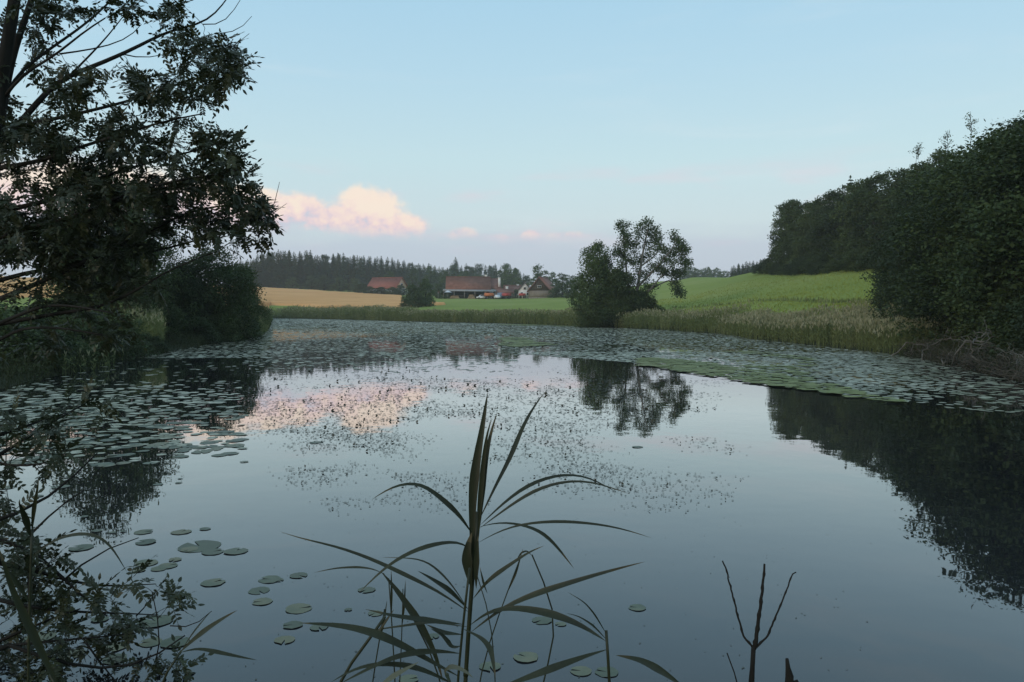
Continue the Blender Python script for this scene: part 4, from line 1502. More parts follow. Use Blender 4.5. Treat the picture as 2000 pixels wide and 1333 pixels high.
def pad_label(i, px, py, w):
    size = 'very large' if w > 70 else 'large' if w > 46 else 'small' if w < 24 else 'medium sized'
    spots = [((390, 1068), 'in the group of floating pads beneath the left raft'), ((300, 1105), 'in the loose ragged cluster left of the middle pads'),
             ((515, 1155), 'in the column of three pads left of the reed'), ((280, 1045), 'in the thin line of pads over the left reed leaves'),
             ((583, 1200), 'by the long left leaves of the reed'), ((1160, 1312), 'at the bottom edge right of the reed'), ((990, 1295), 'at the foot of the reed stems'),
             ((280, 1250), 'among the dark branches at the bottom left'), ((60, 955), 'alone at the left border below the raft'), ((100, 1262), 'in the bottom left corner behind the twigs'),
             ((1075, 1215), 'behind the broad right reed leaf'), ((350, 940), 'below the tip of the left raft'), ((730, 1170), 'between the thin left reed stems'),
             ((617, 865), 'at the left of the open pondweed'), ((1245, 874), 'alone below the mirrored airy tree'), ((1245, 1188), 'alone right of the reed')]
    s = min(spots, key=lambda q: math.hypot(q[0][0] - px, (q[0][1] - py) * 1.3))
    return f'{size} green lily pad {s[1]}'


def pads():
    rng = np.random.default_rng(44)
    shapes = []
    for k in range(6):
        n = 15
        q = pad_shape(rng, n, True, .035)
        rim = np.concatenate([q, rng.normal(size=(n, 1)) * .008], 1)
        mid = np.concatenate([q * .5, rng.normal(size=(n, 1)) * .006], 1)
        ctr = np.array([[0, 0, .01]])
        v = np.concatenate([rim, mid, ctr])
        i = np.arange(n - 1)
        mb = MB()
        mb.add(v, [np.stack([i, i + 1, i + n + 1, i + n], -1), np.stack([i + n, i + n + 1, np.full(n - 1, 2 * n)], -1)])
        shapes.append(mb.mesh('lily_pad', M['pad']))
    def one(x, y, r, lab, grp, k):
        o = link('lily_pad', shapes[k % 6], None, (x, y, .004 + rng.uniform(0, .003)))
        o.rotation_euler = (rng.normal() * .012, rng.normal() * .012, rng.uniform(0, 6.28))
        o.scale = (r, r, r)
        tag(o, lab, 'lily pad', grp)
    for i, (px, py, w) in enumerate(PADS_NEAR):
        p = W(px, py)
        one(p[0], p[1], w / F * p[1] / 2, pad_label(i, px, py, w), 'scattered lily pads on open water', i)
    # candidates over the pond
    n = 190000
    D = 1 / rng.uniform(1 / 210, 1 / 8.5, n)       # more candidates near us
    wt = D ** 2
    u = rng.uniform(-100, 2150, n)
    # area element of (1/D, px) sampling grows as D^3: thin the near ones
    X = (u - 1000) / F * D
    dens = raft_density(*pix(np.stack([X, D, D * 0], -1)), X, D)
    # sample uniformly per square metre instead
    M2 = 420000
    Y = np.sqrt(rng.uniform(8.5 ** 2, 205 ** 2, M2)); uu = rng.uniform(-100, 2150, M2)
    XX = (uu - 1000) / F * Y
    px, py = pix(np.stack([XX, Y, Y * 0], -1))
    # target number of pads per m2 against candidate density
    cand = M2 / (0.5 * (2250 / F) * (205 ** 2 - 8.5 ** 2))
    rad = np.interp(Y, [0, 20, 45, 80, 200], [.13, .10, .105, .14, .23]) * rng.uniform(.6, 1.2, M2)
    want = raft_density(px, py, XX, Y) * 1.9 / (math.pi * rad ** 2)
    keep = (rng.random(M2) < want / cand) & (Y > 38)
    S = [(XX[keep], Y[keep], rad[keep], px[keep])]
    # near rafts (dense candidates)
    M3 = 90000
    Y = np.sqrt(rng.uniform(8.5 ** 2, 38 ** 2, M3)); uu = rng.uniform(-100, 2150, M3)
    XX = (uu - 1000) / F * Y
    px, py = pix(np.stack([XX, Y, Y * 0], -1))
    cand = M3 / (0.5 * (2250 / F) * (38 ** 2 - 8.5 ** 2))
    rad = np.interp(Y, [0, 20, 45], [.125, .115, .115]) * rng.uniform(.55, 1.25, M3)
    want = raft_density(px, py, XX, Y) * 1.25 / (math.pi * rad ** 2)
    keep = rng.random(M3) < want / cand
    S.append((XX[keep], Y[keep], rad[keep], px[keep]))
    X, Y, R, PX = [np.concatenate(a) for a in zip(*S)]
    k = in_pond(X, Y)
    X, Y, R, PX = X[k], Y[k], R[k], PX[k]
    size = R / Y
    order = np.argsort(-size)
    big = order[:243]
    for q, i in enumerate(big):
        where = 'the left raft near the left border' if PX[i] < 150 else 'the middle of the left raft' if PX[i] < 300 else 'the right side of the left raft' if PX[i] < 600 else 'the nearest edge of the right raft'
        one(X[i], Y[i], R[i], 'round grey green lily pad packed in ' + where, 'lily pads in the ' + ('left raft' if PX[i] < 600 else 'right raft'), q)
    rest = order[243:]
    X, Y, R = X[rest], Y[rest], R[rest]
    n = len(X)
    print('pads', n)
    mb = MB()
    kk = 7
    th = np.arange(kk) * 2 * math.pi / kk
    ph = rng.uniform(0, 6.28, n)[:, None]
    rr = R[:, None] * rng.uniform(.8, 1.15, (n, kk))
    tilt = rng.normal(size=(n, 2)) * np.where(rng.random(n) < .12, .10, .008)[:, None]
    dx, dy = np.cos(th + ph) * rr, np.sin(th + ph) * rr
    z = .004 + rng.uniform(0, .007, n)[:, None] + np.clip(dx * tilt[:, :1] + dy * tilt[:, 1:], -.003, .2)
    v = np.stack([X[:, None] + dx, Y[:, None] + dy, z], -1).reshape(-1, 3)
    mb.add(v, np.arange(n * kk).reshape(-1, kk))
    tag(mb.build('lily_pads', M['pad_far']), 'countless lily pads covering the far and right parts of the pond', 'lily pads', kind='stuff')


pads()


def pondweed():
    rng = np.random.default_rng(45)
    # clumps scattered in drifts over the middle of the pond
    n = 24000
    px = rng.uniform(440, 1480, n); py = rng.uniform(712, 1010, n)
    p = W(px, py)
    X, Y = p[:, 0], p[:, 1]
    f = fbm(X * 1.1, Y * .75, 51, 4) * .72 + fbm(X * .16, Y * .12, 52) * .28
    env = np.interp(py, [712, 745, 830, 905, 960, 1010], [.5, 1, .9, .5, .35, .0]) * np.interp(px, [440, 560, 1150, 1350, 1480], [.3, 1, .95, .55, 0])
    lim = np.where((px < 560) & (py > 860), 0, 1)
    keep = (f > .56 - .16 * env) & (rng.random(n) < env * .34) & (lim > 0)
    X, Y = X[keep], Y[keep]
    k = in_pond(X, Y); X, Y = X[k], Y[k]
    m = rng.integers(2, 9, len(X))
    i = np.repeat(np.arange(len(X)), m)
    sp = np.clip(Y / 16, .5, 1.5)[i] * .11
    cx = X[i] + rng.normal(size=len(i)) * sp * 2.0; cy = Y[i] + rng.normal(size=len(i)) * sp * 2.2
    c = np.stack([cx, cy, np.full(len(i), .006)], -1)
    up = rng.random(len(i)) < .05
    d = rdir(rng, len(i)); d[:, 2] = np.where(up, np.abs(d[:, 2]) * .3 + .2, np.abs(d[:, 2]) * .06)
    d /= np.linalg.norm(d, axis=1, keepdims=True)
    nr = np.where(up[:, None], rdir(rng, len(i)), np.array([0, 0, 1.0]))
    sz = rng.uniform(.02, .065, len(i)) * np.clip(Y / 16, .5, 1.5)[i]
    mb = MB()
    leaf_quads(mb, c, d, nr, sz * 1.2, sz * .8)
    q = 260
    bx = W(rng.uniform(60, 1700, q), 1000 + 330 * rng.random(q) ** 1.3)
    leaf_quads(mb, bx + np.array([0, 0, .003]), np.stack([np.cos(a0 := rng.uniform(0, 6.28, q)), np.sin(a0), a0 * 0], -1), np.tile([[0, 0, 1.0]], (q, 1)), rng.uniform(.006, .022, q), rng.uniform(.004, .012, q))
    print('weed', len(i))
    tag(mb.build('pondweed', M['weed']), 'small dark drifts of pondweed leaves on the open mirror of the pond', 'pondweed', kind='stuff')


pondweed()


def algae():
    rng = np.random.default_rng(46)
    n = 90000
    Y = np.sqrt(rng.uniform(14 ** 2, 110 ** 2, n)); u = rng.uniform(980, 2050, n)
    X = (u - 1000) / F * Y
    px, py = pix(np.stack([X, Y, Y * 0], -1))
    lb = np.interp(px, [980, 1040, 1200, 1340, 1500, 1700, 2000], [688, 690, 705, 724, 750, 778, 815])
    f = fbm(X * .15, Y * .08, 61)
    strip = (py > lb - np.interp(px, [1200, 1280, 1400, 1650, 1720], [2, 16, 22, 12, 2])) & (py < lb + 4) & (px > 1250) & (px < 1760)
    patch = (f > .60) & (py > lb - 62) & (py < lb - 10) & (px < 1600)
    w = np.where(strip, .8 + .2 * (fbm(X * .7, Y * .4, 63) > .42), np.where(patch, .25, 0))
    k = (rng.random(n) < w) & in_pond(X, Y)
    X, Y = X[k], Y[k]; n = len(X)
    R = rng.uniform(.10, .34, n) * np.clip(Y / 40, .6, 1.6)
    kk = 8; th = np.arange(kk) * 2 * math.pi / kk
    rr = R[:, None] * rng.uniform(.55, 1.3, (n, kk))
    ph = rng.uniform(0, 6.28, n)[:, None]
    z = (.022 + rng.uniform(0, .02, n))[:, None] * np.ones((1, kk))
    v = np.stack([X[:, None] + np.cos(th + ph) * rr * 1.4, Y[:, None] + np.sin(th + ph) * rr, z], -1).reshape(-1, 3)
    mb = MB(); mb.add(v, np.arange(n * kk).reshape(-1, kk))
    print('algae', n)
    tag(mb.build('duckweed', M['algae']), 'yellow green duckweed carpet along the open edge of the right lily raft', 'duckweed', kind='stuff')


algae()


# ------------------------------------------------------------------ dead branches at the right shore
def dead_branches():
    rng = np.random.default_rng(47)
    D = 32.0
    specs = [([(1772, 668), (1790, 672), (1815, 675), (1832, 650)], 'bleached dead branch with a fork, leftmost of the tangle at the right shore', 33),
             ([(1803, 686), (1815, 675), (1840, 664), (1862, 660), (1882, 665)], 'bleached dead branch arching over the middle of the tangle', 33),
             ([(1900, 690), (1896, 672), (1912, 660), (1930, 650)], 'upright dead branch in the middle of the tangle at the right shore', 31),
             ([(1890, 666), (1914, 668), (1935, 676), (1955, 681)], 'long dead branch sloping down to the right in the tangle', 31),
             ([(1962, 728), (1978, 706), (1988, 694), (1978, 688)], 'hooked pale dead branch near the right border', 27),
             ([(1986, 724), (1990, 712), (2000, 700)], 'short dead branch at the right border', 27),
             ([(1845, 712), (1852, 697), (1868, 690), (1880, 700)], 'curled dead branch touching the water in the tangle', 30),
             ([(1810, 722), (1830, 716), (1850, 722)], 'dead branch lying on the water below the tangle', 27)]
    for pts, lab, D in specs:
        D = float(np.interp(pts[0][0], [1770, 1820, 1900, 2000], [34.3, 31.2, 26.2, 22.2]))
        r = thing('dead_branch', lab, 'branch', tuple(P(pts[0][0], pts[0][1], D)))
        o = np.array(r.location)
        q = np.array([P(a, b, D + rng.uniform(-.4, .1)) for a, b in pts]) - o
        mb = MB()
        line = polyline(q, 14) + rng.normal(size=(14, 3)) * .03
        mb.tube(line, np.linspace(.026, .009, 14), 6)
        # root end runs down to the ground
        g = line[0].copy(); g[2] = -o[2] - .1; g[:2] += rng.normal(size=2) * .5
        mb.tube([line[0], (line[0] + g) / 2 + rng.normal(size=3) * .1, g], [.026, .03, .034], 6)
        mb.build('stem', M['deadwood'], r)
        for _ in range(9):
            j = rng.integers(2, 13)
            L = rng.uniform(.25, .9)
            d = rdir(rng, 1)[0] * np.array([1, .6, .8])
            p, rad = branchlet(rng, line[j], line[j] + d * L, .014, .005, 5, .12)
            t = MB(); t.tube(p, rad, 4)
            for __ in range(2):
                e = p[rng.integers(2, 5)]; t.tube(*branchlet(rng, e, e + rdir(rng, 1)[0] * L * .4, .007, .003, 4, .1), sides=3)
            t.build('twig', M['deadwood'], r)
    # brushwood of fine grey twigs round the tangle
    mb = MB()
    for _ in range(420):
        px = rng.uniform(1775, 2030); D = np.interp(px, [1770, 1820, 1900, 2000, 2030], [34.2, 31.2, 26.2, 22.2, 21]) + rng.uniform(-1.2, 1.2)
        a = P(px, np.interp(px, [1775, 2030], [700, 745]), D); a[2] = rng.uniform(-.05, .3)
        d = rdir(rng, 1)[0]; d[2] = abs(d[2]) * .8 + .1
        L = rng.uniform(.3, 1.1)
        mb.tube(*branchlet(rng, a, a + d * L, .011, .004, 4, .12), sides=3)
    tag(mb.build('brushwood', M['brush']), 'tangle of fine dead twigs at the water on the right shore', 'twigs', kind='stuff')


dead_branches()

# ------------------------------------------------------------------ reeds at our feet
def ribbon(mb, pts, w, sweep=.45, n=18, prof=None, dry=0):
    """a folded blade along pts with greatest width w (metres)"""
    q = polyline(pts, n)
    # gentle extra smoothing
    for _ in range(2):
        q[1:-1] = q[1:-1] * .5 + (q[:-2] + q[2:]) * .25
    t = np.gradient(q, axis=0); t /= np.linalg.norm(t, axis=1, keepdims=True) + 1e-9
    view = q - np.array([0, 0, CAMH]); view /= np.linalg.norm(view, axis=1, keepdims=True)
    nn = -view * .75 + np.array([0, -.2, .65])
    s = np.cross(t, nn); s /= np.linalg.norm(s, axis=1, keepdims=True) + 1e-9
    u = np.linspace(0, 1, n)
    pr = (np.minimum(1, u / sweep) ** .8) * (np.clip((1 - u) / (1 - sweep), 0, 1) ** .75) if prof is None else prof(u)
    pr = pr * .96 + .04 * (1 - u)
    wv = (w / 2) * pr[:, None]
    nm = np.cross(s, t)
    fold = nm * wv * .35
    v = np.stack([q - s * wv + fold, q, q + s * wv + fold], 1).reshape(-1, 3)
    i = np.arange(n - 1)[:, None] * 3
    f = np.concatenate([np.stack([i + k, i + k + 1, i + k + 4, i + k + 3], -1).reshape(-1, 4) for k in (0, 1)])
    mb.add(v, f)
    mb.mi[-1] = (np.tile(np.arange(n - 1), 2) > n - 1 - dry).astype(np.int32)


def blade(parent, org, px_pts, w_px, D0, D1, mat='reed_near', sweep=.45, name='leaf'):
    n = len(px_pts)
    Ds = np.linspace(D0, D1, n)
    pts = np.array([P(a, b, d) for (a, b), d in zip(px_pts, Ds)]) - org
    mb = MB()
    # ribbon works in world space for its facing, so shift there and back
    dry = int(abs(px_pts[-1][0] * 7 + px_pts[0][1] * 3)) % 5
    ribbon(mb, pts + org, .92 * w_px / F * (D0 + D1) / 2, sweep, dry=dry if mat == 'reed_near' else 0)
    mb.v = [v - np.asarray(org, np.float32) for v in mb.v]
    return mb.build(name, [M[mat], M['reed_dry']], parent, smooth=True)


def stem(parent, org, px_pts, r0_px, r1_px, D, name='stem', mat='reed_near', down=True, D1=None):
    D1 = D1 or D
    Ds = np.linspace(D, D1, len(px_pts))
    pts = [P(a, b, d) for (a, b), d in zip(px_pts, Ds)]
    if down:      # carry it to the ground below the frame
        a = pts[-1]; b = pts[-2]
        g = float(gz(np.array([a[0]]), np.array([a[1]]))[0]) - .05
        k = (a[2] - g)
        sl = (a[:2] - b[:2]) / max(abs(a[2] - b[2]), .05)
        sl = np.clip(sl, -.25, .25)
        pts.append(np.array([a[0] + sl[0] * k * .5, a[1] + sl[1] * k * .5, g]))
    pts = np.array(pts) - org
    q = polyline(pts, 22)
    mb = MB(); mb.tube(q, np.linspace(r1_px, r0_px, 22) / F * D, 7)
    # nodes of the cane
    for j in (5, 11, 16):
        mb.tube([q[j] - (q[j + 1] - q[j]) * .1, q[j] + (q[j + 1] - q[j]) * .1], r0_px / F * D * 1.35, 7)
    return mb.build(name, M[mat], parent, smooth=True)


def near_reeds():
    D = 1.7
    def base(px, D):
        x = (px - 1000) / F * D
        return (x, D, float(gz(np.array([x]), np.array([D]))[0]))
    # A: the tall reed in the middle
    r = thing('reed_plant', 'tall dark reed with long arching leaves in the middle of the bottom edge', 'reed', base(905, D))
    o = np.array(r.location)
    stem(r, o, [(934, 1000), (929, 1060), (923, 1117), (918, 1190), (915, 1240), (908, 1333)], 4.0, 4.5, D)
    for pts, w, d0, d1, sw in [
        ([(921, 1110), (922, 1035), (923, 966), (929, 910), (940, 850), (948, 797), (953, 764)], 22, D, D, .5),
        ([(927, 1080), (934, 1035), (940, 966), (948, 900), (957, 850), (972, 803)], 16, D + .01, D + .04, .45),
        ([(934, 1060), (938, 980), (944, 900), (950, 850), (961, 815)], 12, D - .01, D - .03, .5),
        ([(935, 1018), (970, 945), (1000, 889), (1017, 842), (1039, 799), (1064, 766)], 11, D, D + .1, .55),
        ([(938, 1026), (987, 979), (1034, 945), (1086, 928), (1133, 926), (1176, 945), (1211, 966)], 9, D, D + .12, .35),
        ([(936, 1033), (991, 992), (1043, 958), (1095, 941), (1150, 938), (1193, 953), (1232, 966)], 9, D, D - .12, .4),
        ([(922, 1043), (897, 1005), (858, 971), (824, 945), (789, 943), (755, 956), (725, 977)], 13, D, D - .1, .3),
        ([(935, 1030), (970, 1020), (1009, 1023), (1052, 1035), (1082, 1061), (1122, 1112)], 9, D, D + .05, .6),
        ([(933, 1061), (970, 1039), (1013, 1024), (1086, 1018), (1150, 1022), (1211, 1031), (1275, 1052)], 8, D, D - .1, .5),
        ([(924, 1078), (908, 1060), (884, 1057), (841, 1065), (798, 1080), (755, 1106), (699, 1160)], 11, D, D - .08, .4),
        ([(921, 1150), (914, 1115), (911, 1085), (916, 1058), (922, 1040)], 24, D - .01, D - .01, .5),
        ([(930, 1150), (930, 1110), (932, 1070), (934, 1045)], 14, D - .015, D - .015, .5),
        ([(918, 1198), (858, 1155), (794, 1125), (729, 1093), (656, 1067), (566, 1048), (545, 1038)], 10, D, D + .1, .35),
        ([(914, 1190), (880, 1155), (841, 1130), (815, 1115)], 13, D, D - .08, .45),
        ([(914, 1190), (880, 1138), (841, 1100), (815, 1091), (742, 1089)], 5, D, D + .05, .4),
        ([(924, 1170), (953, 1134), (996, 1104), (1034, 1078), (1064, 1066)], 11, D, D - .06, .4),
        ([(920, 1235), (983, 1186), (1047, 1160), (1116, 1138), (1185, 1117), (1262, 1097)], 15, D, D - .12, .45),
        ([(918, 1222), (950, 1196), (991, 1186), (1056, 1194), (1112, 1211), (1150, 1229), (1185, 1254)], 19, D, D - .15, .62),
        ([(916, 1225), (884, 1222), (846, 1213), (798, 1222), (745, 1228), (700, 1240)], 7, D, D + .05, .4),
    ]:
        blade(r, o, pts, w, d0, d1, sweep=sw)
    # B: the reed on the right
    Db = 1.62
    r = thing('reed_plant', 'lower reed with a few drooping leaves, right of the tall middle one', 'reed', base(1190, Db))
    o = np.array(r.location)
    stem(r, o, [(1184, 1232), (1187, 1270), (1191, 1333)], 3.6, 3.0, Db)
    for pts, w, sw in [([(1186, 1269), (1150, 1280), (1120, 1291), (1056, 1315), (1004, 1334), (960, 1350)], 18, .5),
                       ([(1185, 1240), (1163, 1203), (1142, 1177), (1107, 1156)], 5, .4),
                       ([(1185, 1250), (1158, 1222), (1130, 1204), (1105, 1198)], 6, .4)]:
        blade(r, o, pts, w, Db, Db - .08, sweep=sw)
    Dc = 1.5
    r = thing('reed_plant', 'cut off reed leaf rising from the bottom edge right of the two reeds', 'reed', base(1340, Dc))
    o = np.array(r.location)
    stem(r, o, [(1338, 1345), (1345, 1380), (1350, 1420)], 3, 3, Dc)
    blade(r, o, [(1338, 1345), (1318, 1330), (1292, 1312), (1249, 1289), (1202, 1280)], 19, Dc, Dc - .04, sweep=.5)
    # C: reeds left of the middle one
    Dd = 1.6
    r = thing('reed_plant', 'reed with broad grey green leaves sweeping left, left of the tall middle one', 'reed', base(880, Dd))
    o = np.array(r.location)
    stem(r, o, [(917, 1110), (911, 1160), (903, 1230), (893, 1333)], 3.2, 2.4, Dd)
    for pts, w, mt, sw in [([(897, 1322), (858, 1302), (798, 1267), (733, 1237), (669, 1222), (583, 1217)], 20, 'reed_near', .55),
                           ([(905, 1220), (867, 1216), (807, 1209), (764, 1203), (712, 1190)], 14, 'reed_near', .4),
                           ([(903, 1240), (862, 1237), (832, 1220)], 14, 'reed_near', .5),
                           ([(899, 1277), (860, 1272), (815, 1274), (768, 1284), (721, 1306), (660, 1338)], 15, 'reed_near', .35),
                           ([(890, 1340), (850, 1318), (800, 1300), (740, 1296), (690, 1306), (645, 1334)], 14, 'reed_near', .4),
                           ([(905, 1229), (940, 1246), (959, 1267), (968, 1325)], 13, 'reed_near', .6),
                           ([(885, 1345), (868, 1312), (880, 1302), (905, 1308), (925, 1325)], 15, 'reed_pale', .5),
                           ([(900, 1262), (884, 1267), (862, 1240), (840, 1228)], 14, 'reed_near', .4)]:
        blade(r, o, pts, w, Dd, Dd - .1, mt, sweep=sw)
    blade(r, o, [(735, 1345), (772, 1319), (819, 1293)], 13, Dd - .12, Dd - .1, 'reed_pale', .4)
    De = 1.75
    r = thing('reed_plant', 'reed stem with one thick bent leaf, at the left of the group', 'reed', base(862, De))
    o = np.array(r.location)
    stem(r, o, [(748, 1120), (800, 1190), (838, 1262), (866, 1333)], 2.2, 1.4, De)
    blade(r, o, [(744, 1117), (770, 1145), (798, 1186), (819, 1216), (850, 1276), (866, 1334)], 18, De, De, sweep=.45)
    blade(r, o, [(748, 1121), (733, 1112), (700, 1108), (656, 1110), (613, 1119)], 6, De, De + .06, sweep=.4)
    for k, (pts, rr, lab) in enumerate([
        ([(759, 1130), (765, 1200), (768, 1270), (772, 1333)], 2.4, 'thin upright reed stem, leftmost of the bare stems'),
        ([(787, 1151), (786, 1220), (783, 1290), (780, 1333)], 2.0, 'thin upright reed stem beside the leftmost bare one'),
        ([(751, 1190), (742, 1250), (732, 1300), (725, 1333)], 2.4, 'thin leaning reed stem crossing the left leaves'),
        ([(1017, 1088), (990, 1160), (961, 1233), (935, 1323)], 2.2, 'thin reed stalk leaning right of the tall reed'),
        ([(932, 1125), (952, 1160), (962, 1220), (966, 1300), (968, 1333)], 2.0, 'thin dark stalk close behind the tall reed')]):
        s = thing('reed_stalk', lab, 'reed', base(pts[-1][0], 1.8 - .03 * k))
        oo = np.array(s.location)
        stem(s, oo, pts, rr, rr * .5, 1.8 - .03 * k)
        a = pts[0]
        blade(s, oo, [pts[1], ((pts[0][0] + pts[1][0]) / 2 + 3, (pts[0][1] + pts[1][1]) / 2), (a[0] + 5, a[1] - 18)], 5, 1.8 - .03 * k, 1.8 - .03 * k)
    s = thing('reed_stalk', 'kinked reed stalk bending over right of the tall reed', 'reed', base(1064, 1.78))
    oo = np.array(s.location)
    stem(s, oo, [(1039, 1084), (1062, 1140), (1082, 1178), (1100, 1213), (1092, 1250), (1064, 1300), (1055, 1340)], 2.2, 1.5, 1.78)
    blade(s, oo, [(1039, 1086), (1030, 1076), (1018, 1080), (1008, 1096)], 5, 1.78, 1.8)
    s = thing('reed_stalk', 'oblique reed stalk running down to the bottom left of the group', 'reed', base(690, 1.66))
    oo = np.array(s.location)
    stem(s, oo, [(752, 1205), (735, 1240), (690, 1288), (650, 1332)], 4.0, 3.0, 1.66)
    blade(s, oo, [(733, 1243), (760, 1205), (770, 1190)], 7, 1.66, 1.66)
    # left corner reeds
    s = thing('reed_plant', 'dark reed in front of the hanging branches at the left border', 'reed', base(58, 2.0))
    oo = np.array(s.location)
    stem(s, oo, [(63, 1035), (60, 1120), (57, 1230), (55, 1333)], 3.0, 2.6, 2.0)
    for pts, w in [([(62, 1042), (66, 1000), (72, 965), (76, 935)], 10), ([(60, 1050), (52, 1020), (42, 995), (36, 980)], 15),
                   ([(62, 1090), (95, 1061), (125, 1048), (157, 1042), (190, 1044), (215, 1062), (248, 1118)], 9),
                   ([(60, 1180), (40, 1150), (20, 1120), (-5, 1105)], 11), ([(58, 1250), (90, 1222), (120, 1210)], 8)]:
        blade(s, oo, pts, w, 2.0, 1.95)
    s = thing('reed_plant', 'broad grey green leaf blade curving up the left border', 'reed', base(140, 1.5))
    oo = np.array(s.location)
    stem(s, oo, [(100, 1318), (120, 1360), (140, 1400)], 4, 4, 1.5)
    blade(s, oo, [(118, 1350), (88, 1290), (58, 1225), (28, 1165), (8, 1105), (-6, 1060)], 19, 1.5, 1.45, 'reed_near', .4)
    s = thing('reed_plant', 'reed with two pointed blades over the water at the bottom left', 'reed', base(330, 1.9))
    oo = np.array(s.location)
    stem(s, oo, [(351, 1276), (330, 1300), (306, 1333)], 2.6, 2.2, 1.9)
    blade(s, oo, [(349, 1277), (378, 1250), (408, 1227), (440, 1206), (464, 1192)], 14, 1.9, 1.85)
    blade(s, oo, [(352, 1275), (385, 1266), (427, 1275), (470, 1284), (503, 1290)], 10, 1.9, 1.95)
    blade(s, oo, [(356, 1268), (378, 1235), (400, 1208), (414, 1193)], 4, 1.9, 1.95)


near_reeds()


def bare_sapling():
    D = 1.8
    x = (1468 - 1000) / F * D
    r = thing('bare_sapling', 'bare three pronged sapling stem at the bottom right', 'sapling', (x, D, float(gz(np.array([x]), np.array([D]))[0])))
    o = np.array(r.location)
    rng = np.random.default_rng(5)

    def tw(pts, r0, r1, name, par, down=False, D=D):
        q = [P(a, b, D) for a, b in pts]
        if down:
            g = q[-1].copy(); g[2] = o[2] - .05; g[0] -= .02; q.append(g)
        q = polyline(np.array(q) - o, 26)
        rad = np.linspace(r0, r1, 26)
        for j in range(2, 25, 4):
            rad[j] *= 1.35
        q[1:-1] += rng.normal(size=(24, 3)) * .0006
        mb = MB(); mb.tube(q, rad / F * D * .78, 7)
        return mb.build(name, M['bark'], par, smooth=True)
    st = tw([(1472, 1262), (1474, 1290), (1470, 1312), (1466, 1340)], 6, 7, 'stem', r, True)
    tw([(1473, 1268), (1479, 1235), (1482, 1205), (1487, 1165), (1491, 1128), (1493, 1102)], 5.5, 2.6, 'prong', r)
    tw([(1471, 1266), (1452, 1244), (1442, 1205), (1430, 1160), (1419, 1115), (1411, 1096)], 2.8, 1.8, 'prong', r)
    tw([(1476, 1266), (1498, 1244), (1515, 1205), (1532, 1165), (1546, 1125), (1549, 1118), (1555, 1118)], 2.8, 1.6, 'prong', r)
    r2 = thing('bare_twig', 'thin bare twig left of the three pronged sapling', 'twig', (x - .02, D - .05, o[2]))
    o2 = np.array(r2.location); o = o2
    tw([(1420, 1276), (1431, 1300), (1441, 1322), (1450, 1336)], 1.6, 2.4, 'stem', r2, True, D - .05)
    xx = (1541 - 1000) / F * 1.75
    r3 = thing('broken_stump', 'dark broken off stem at the bottom right border of the reeds', 'stem', (xx, 1.75, float(gz(np.array([xx]), np.array([1.75]))[0])))
    o = np.array(r3.location)
    mb = MB()
    q = np.array([P(1537, 1287, 1.75), P(1539, 1305, 1.75), P(1542, 1322, 1.75), P(1541, 1340, 1.75), P(1540, 1420, 1.75)]) - o
    q = np.concatenate([q, [[0, 0, -.05]]])
    mb.tube(q, np.array([3.2, 5, 8.5, 9, 9, 10]) / F * 1.75, 8)
    mb.build('stem', M['bark'], r3, smooth=True)
    mb = MB(); mb.tube([q[3], q[3] + np.array([.02, .0, .012])], [.006, .003], 6); mb.build('bud', M['bark'], r3)


bare_sapling()


# ------------------------------------------------------------------ the ash hanging in from the left
def compound_leaf(rng, L=.24, pairs=4):
    mb = MB()
    n = pairs * 2 + 1
    droop = rng.uniform(.05, .25)
    axis = np.array([[0, t * L, -droop * L * t * t] for t in np.linspace(0, 1, 5)])
    mb.tube(axis, np.linspace(.0022, .001, 5), 3)
    for k in range(pairs):
        t = .25 + .68 * k / pairs
        for s in (-1, 1):
            b = np.array([0, t * L, -droop * L * t * t])
            d = np.array([s * .85, .55, rng.uniform(-.25, .15)]); d /= np.linalg.norm(d)
            leaflet(mb, rng, b, d, L * rng.uniform(.27, .33), L * .15)
    leaflet(mb, rng, axis[-1], np.array([rng.normal() * .1, 1, -.2]), L * .34, L * .16)
    return mb


def leaflet(mb, rng, b, d, L, Wd):
    d = d / np.linalg.norm(d)
    up = np.array([rng.normal() * .3, rng.normal() * .3, 1.0])
    s = np.cross(d, up); s /= np.linalg.norm(s)
    nm = np.cross(s, d)
    v = [b, b + d * L * .33 + s * Wd * .5 - nm * L * .03, b + d * L * .7 + s * Wd * .38 - nm * L * .04, b + d * L - nm * L * .10,
         b + d * L * .7 - s * Wd * .38 - nm * L * .04, b + d * L * .33 - s * Wd * .5 - nm * L * .03, b + d * L * .5 + nm * L * .02]
    mb.add(v, np.array([[0, 1, 6], [1, 2, 6], [2, 3, 6], [3, 4, 6], [4, 5, 6], [5, 0, 6]]))


def rotm(y, up):
    """matrix whose local Y runs along y"""
    y = y / np.linalg.norm(y)
    x = np.cross(y, up); x /= np.linalg.norm(x) + 1e-9
    z = np.cross(x, y)
    return np.stack([x, y, z], 1)


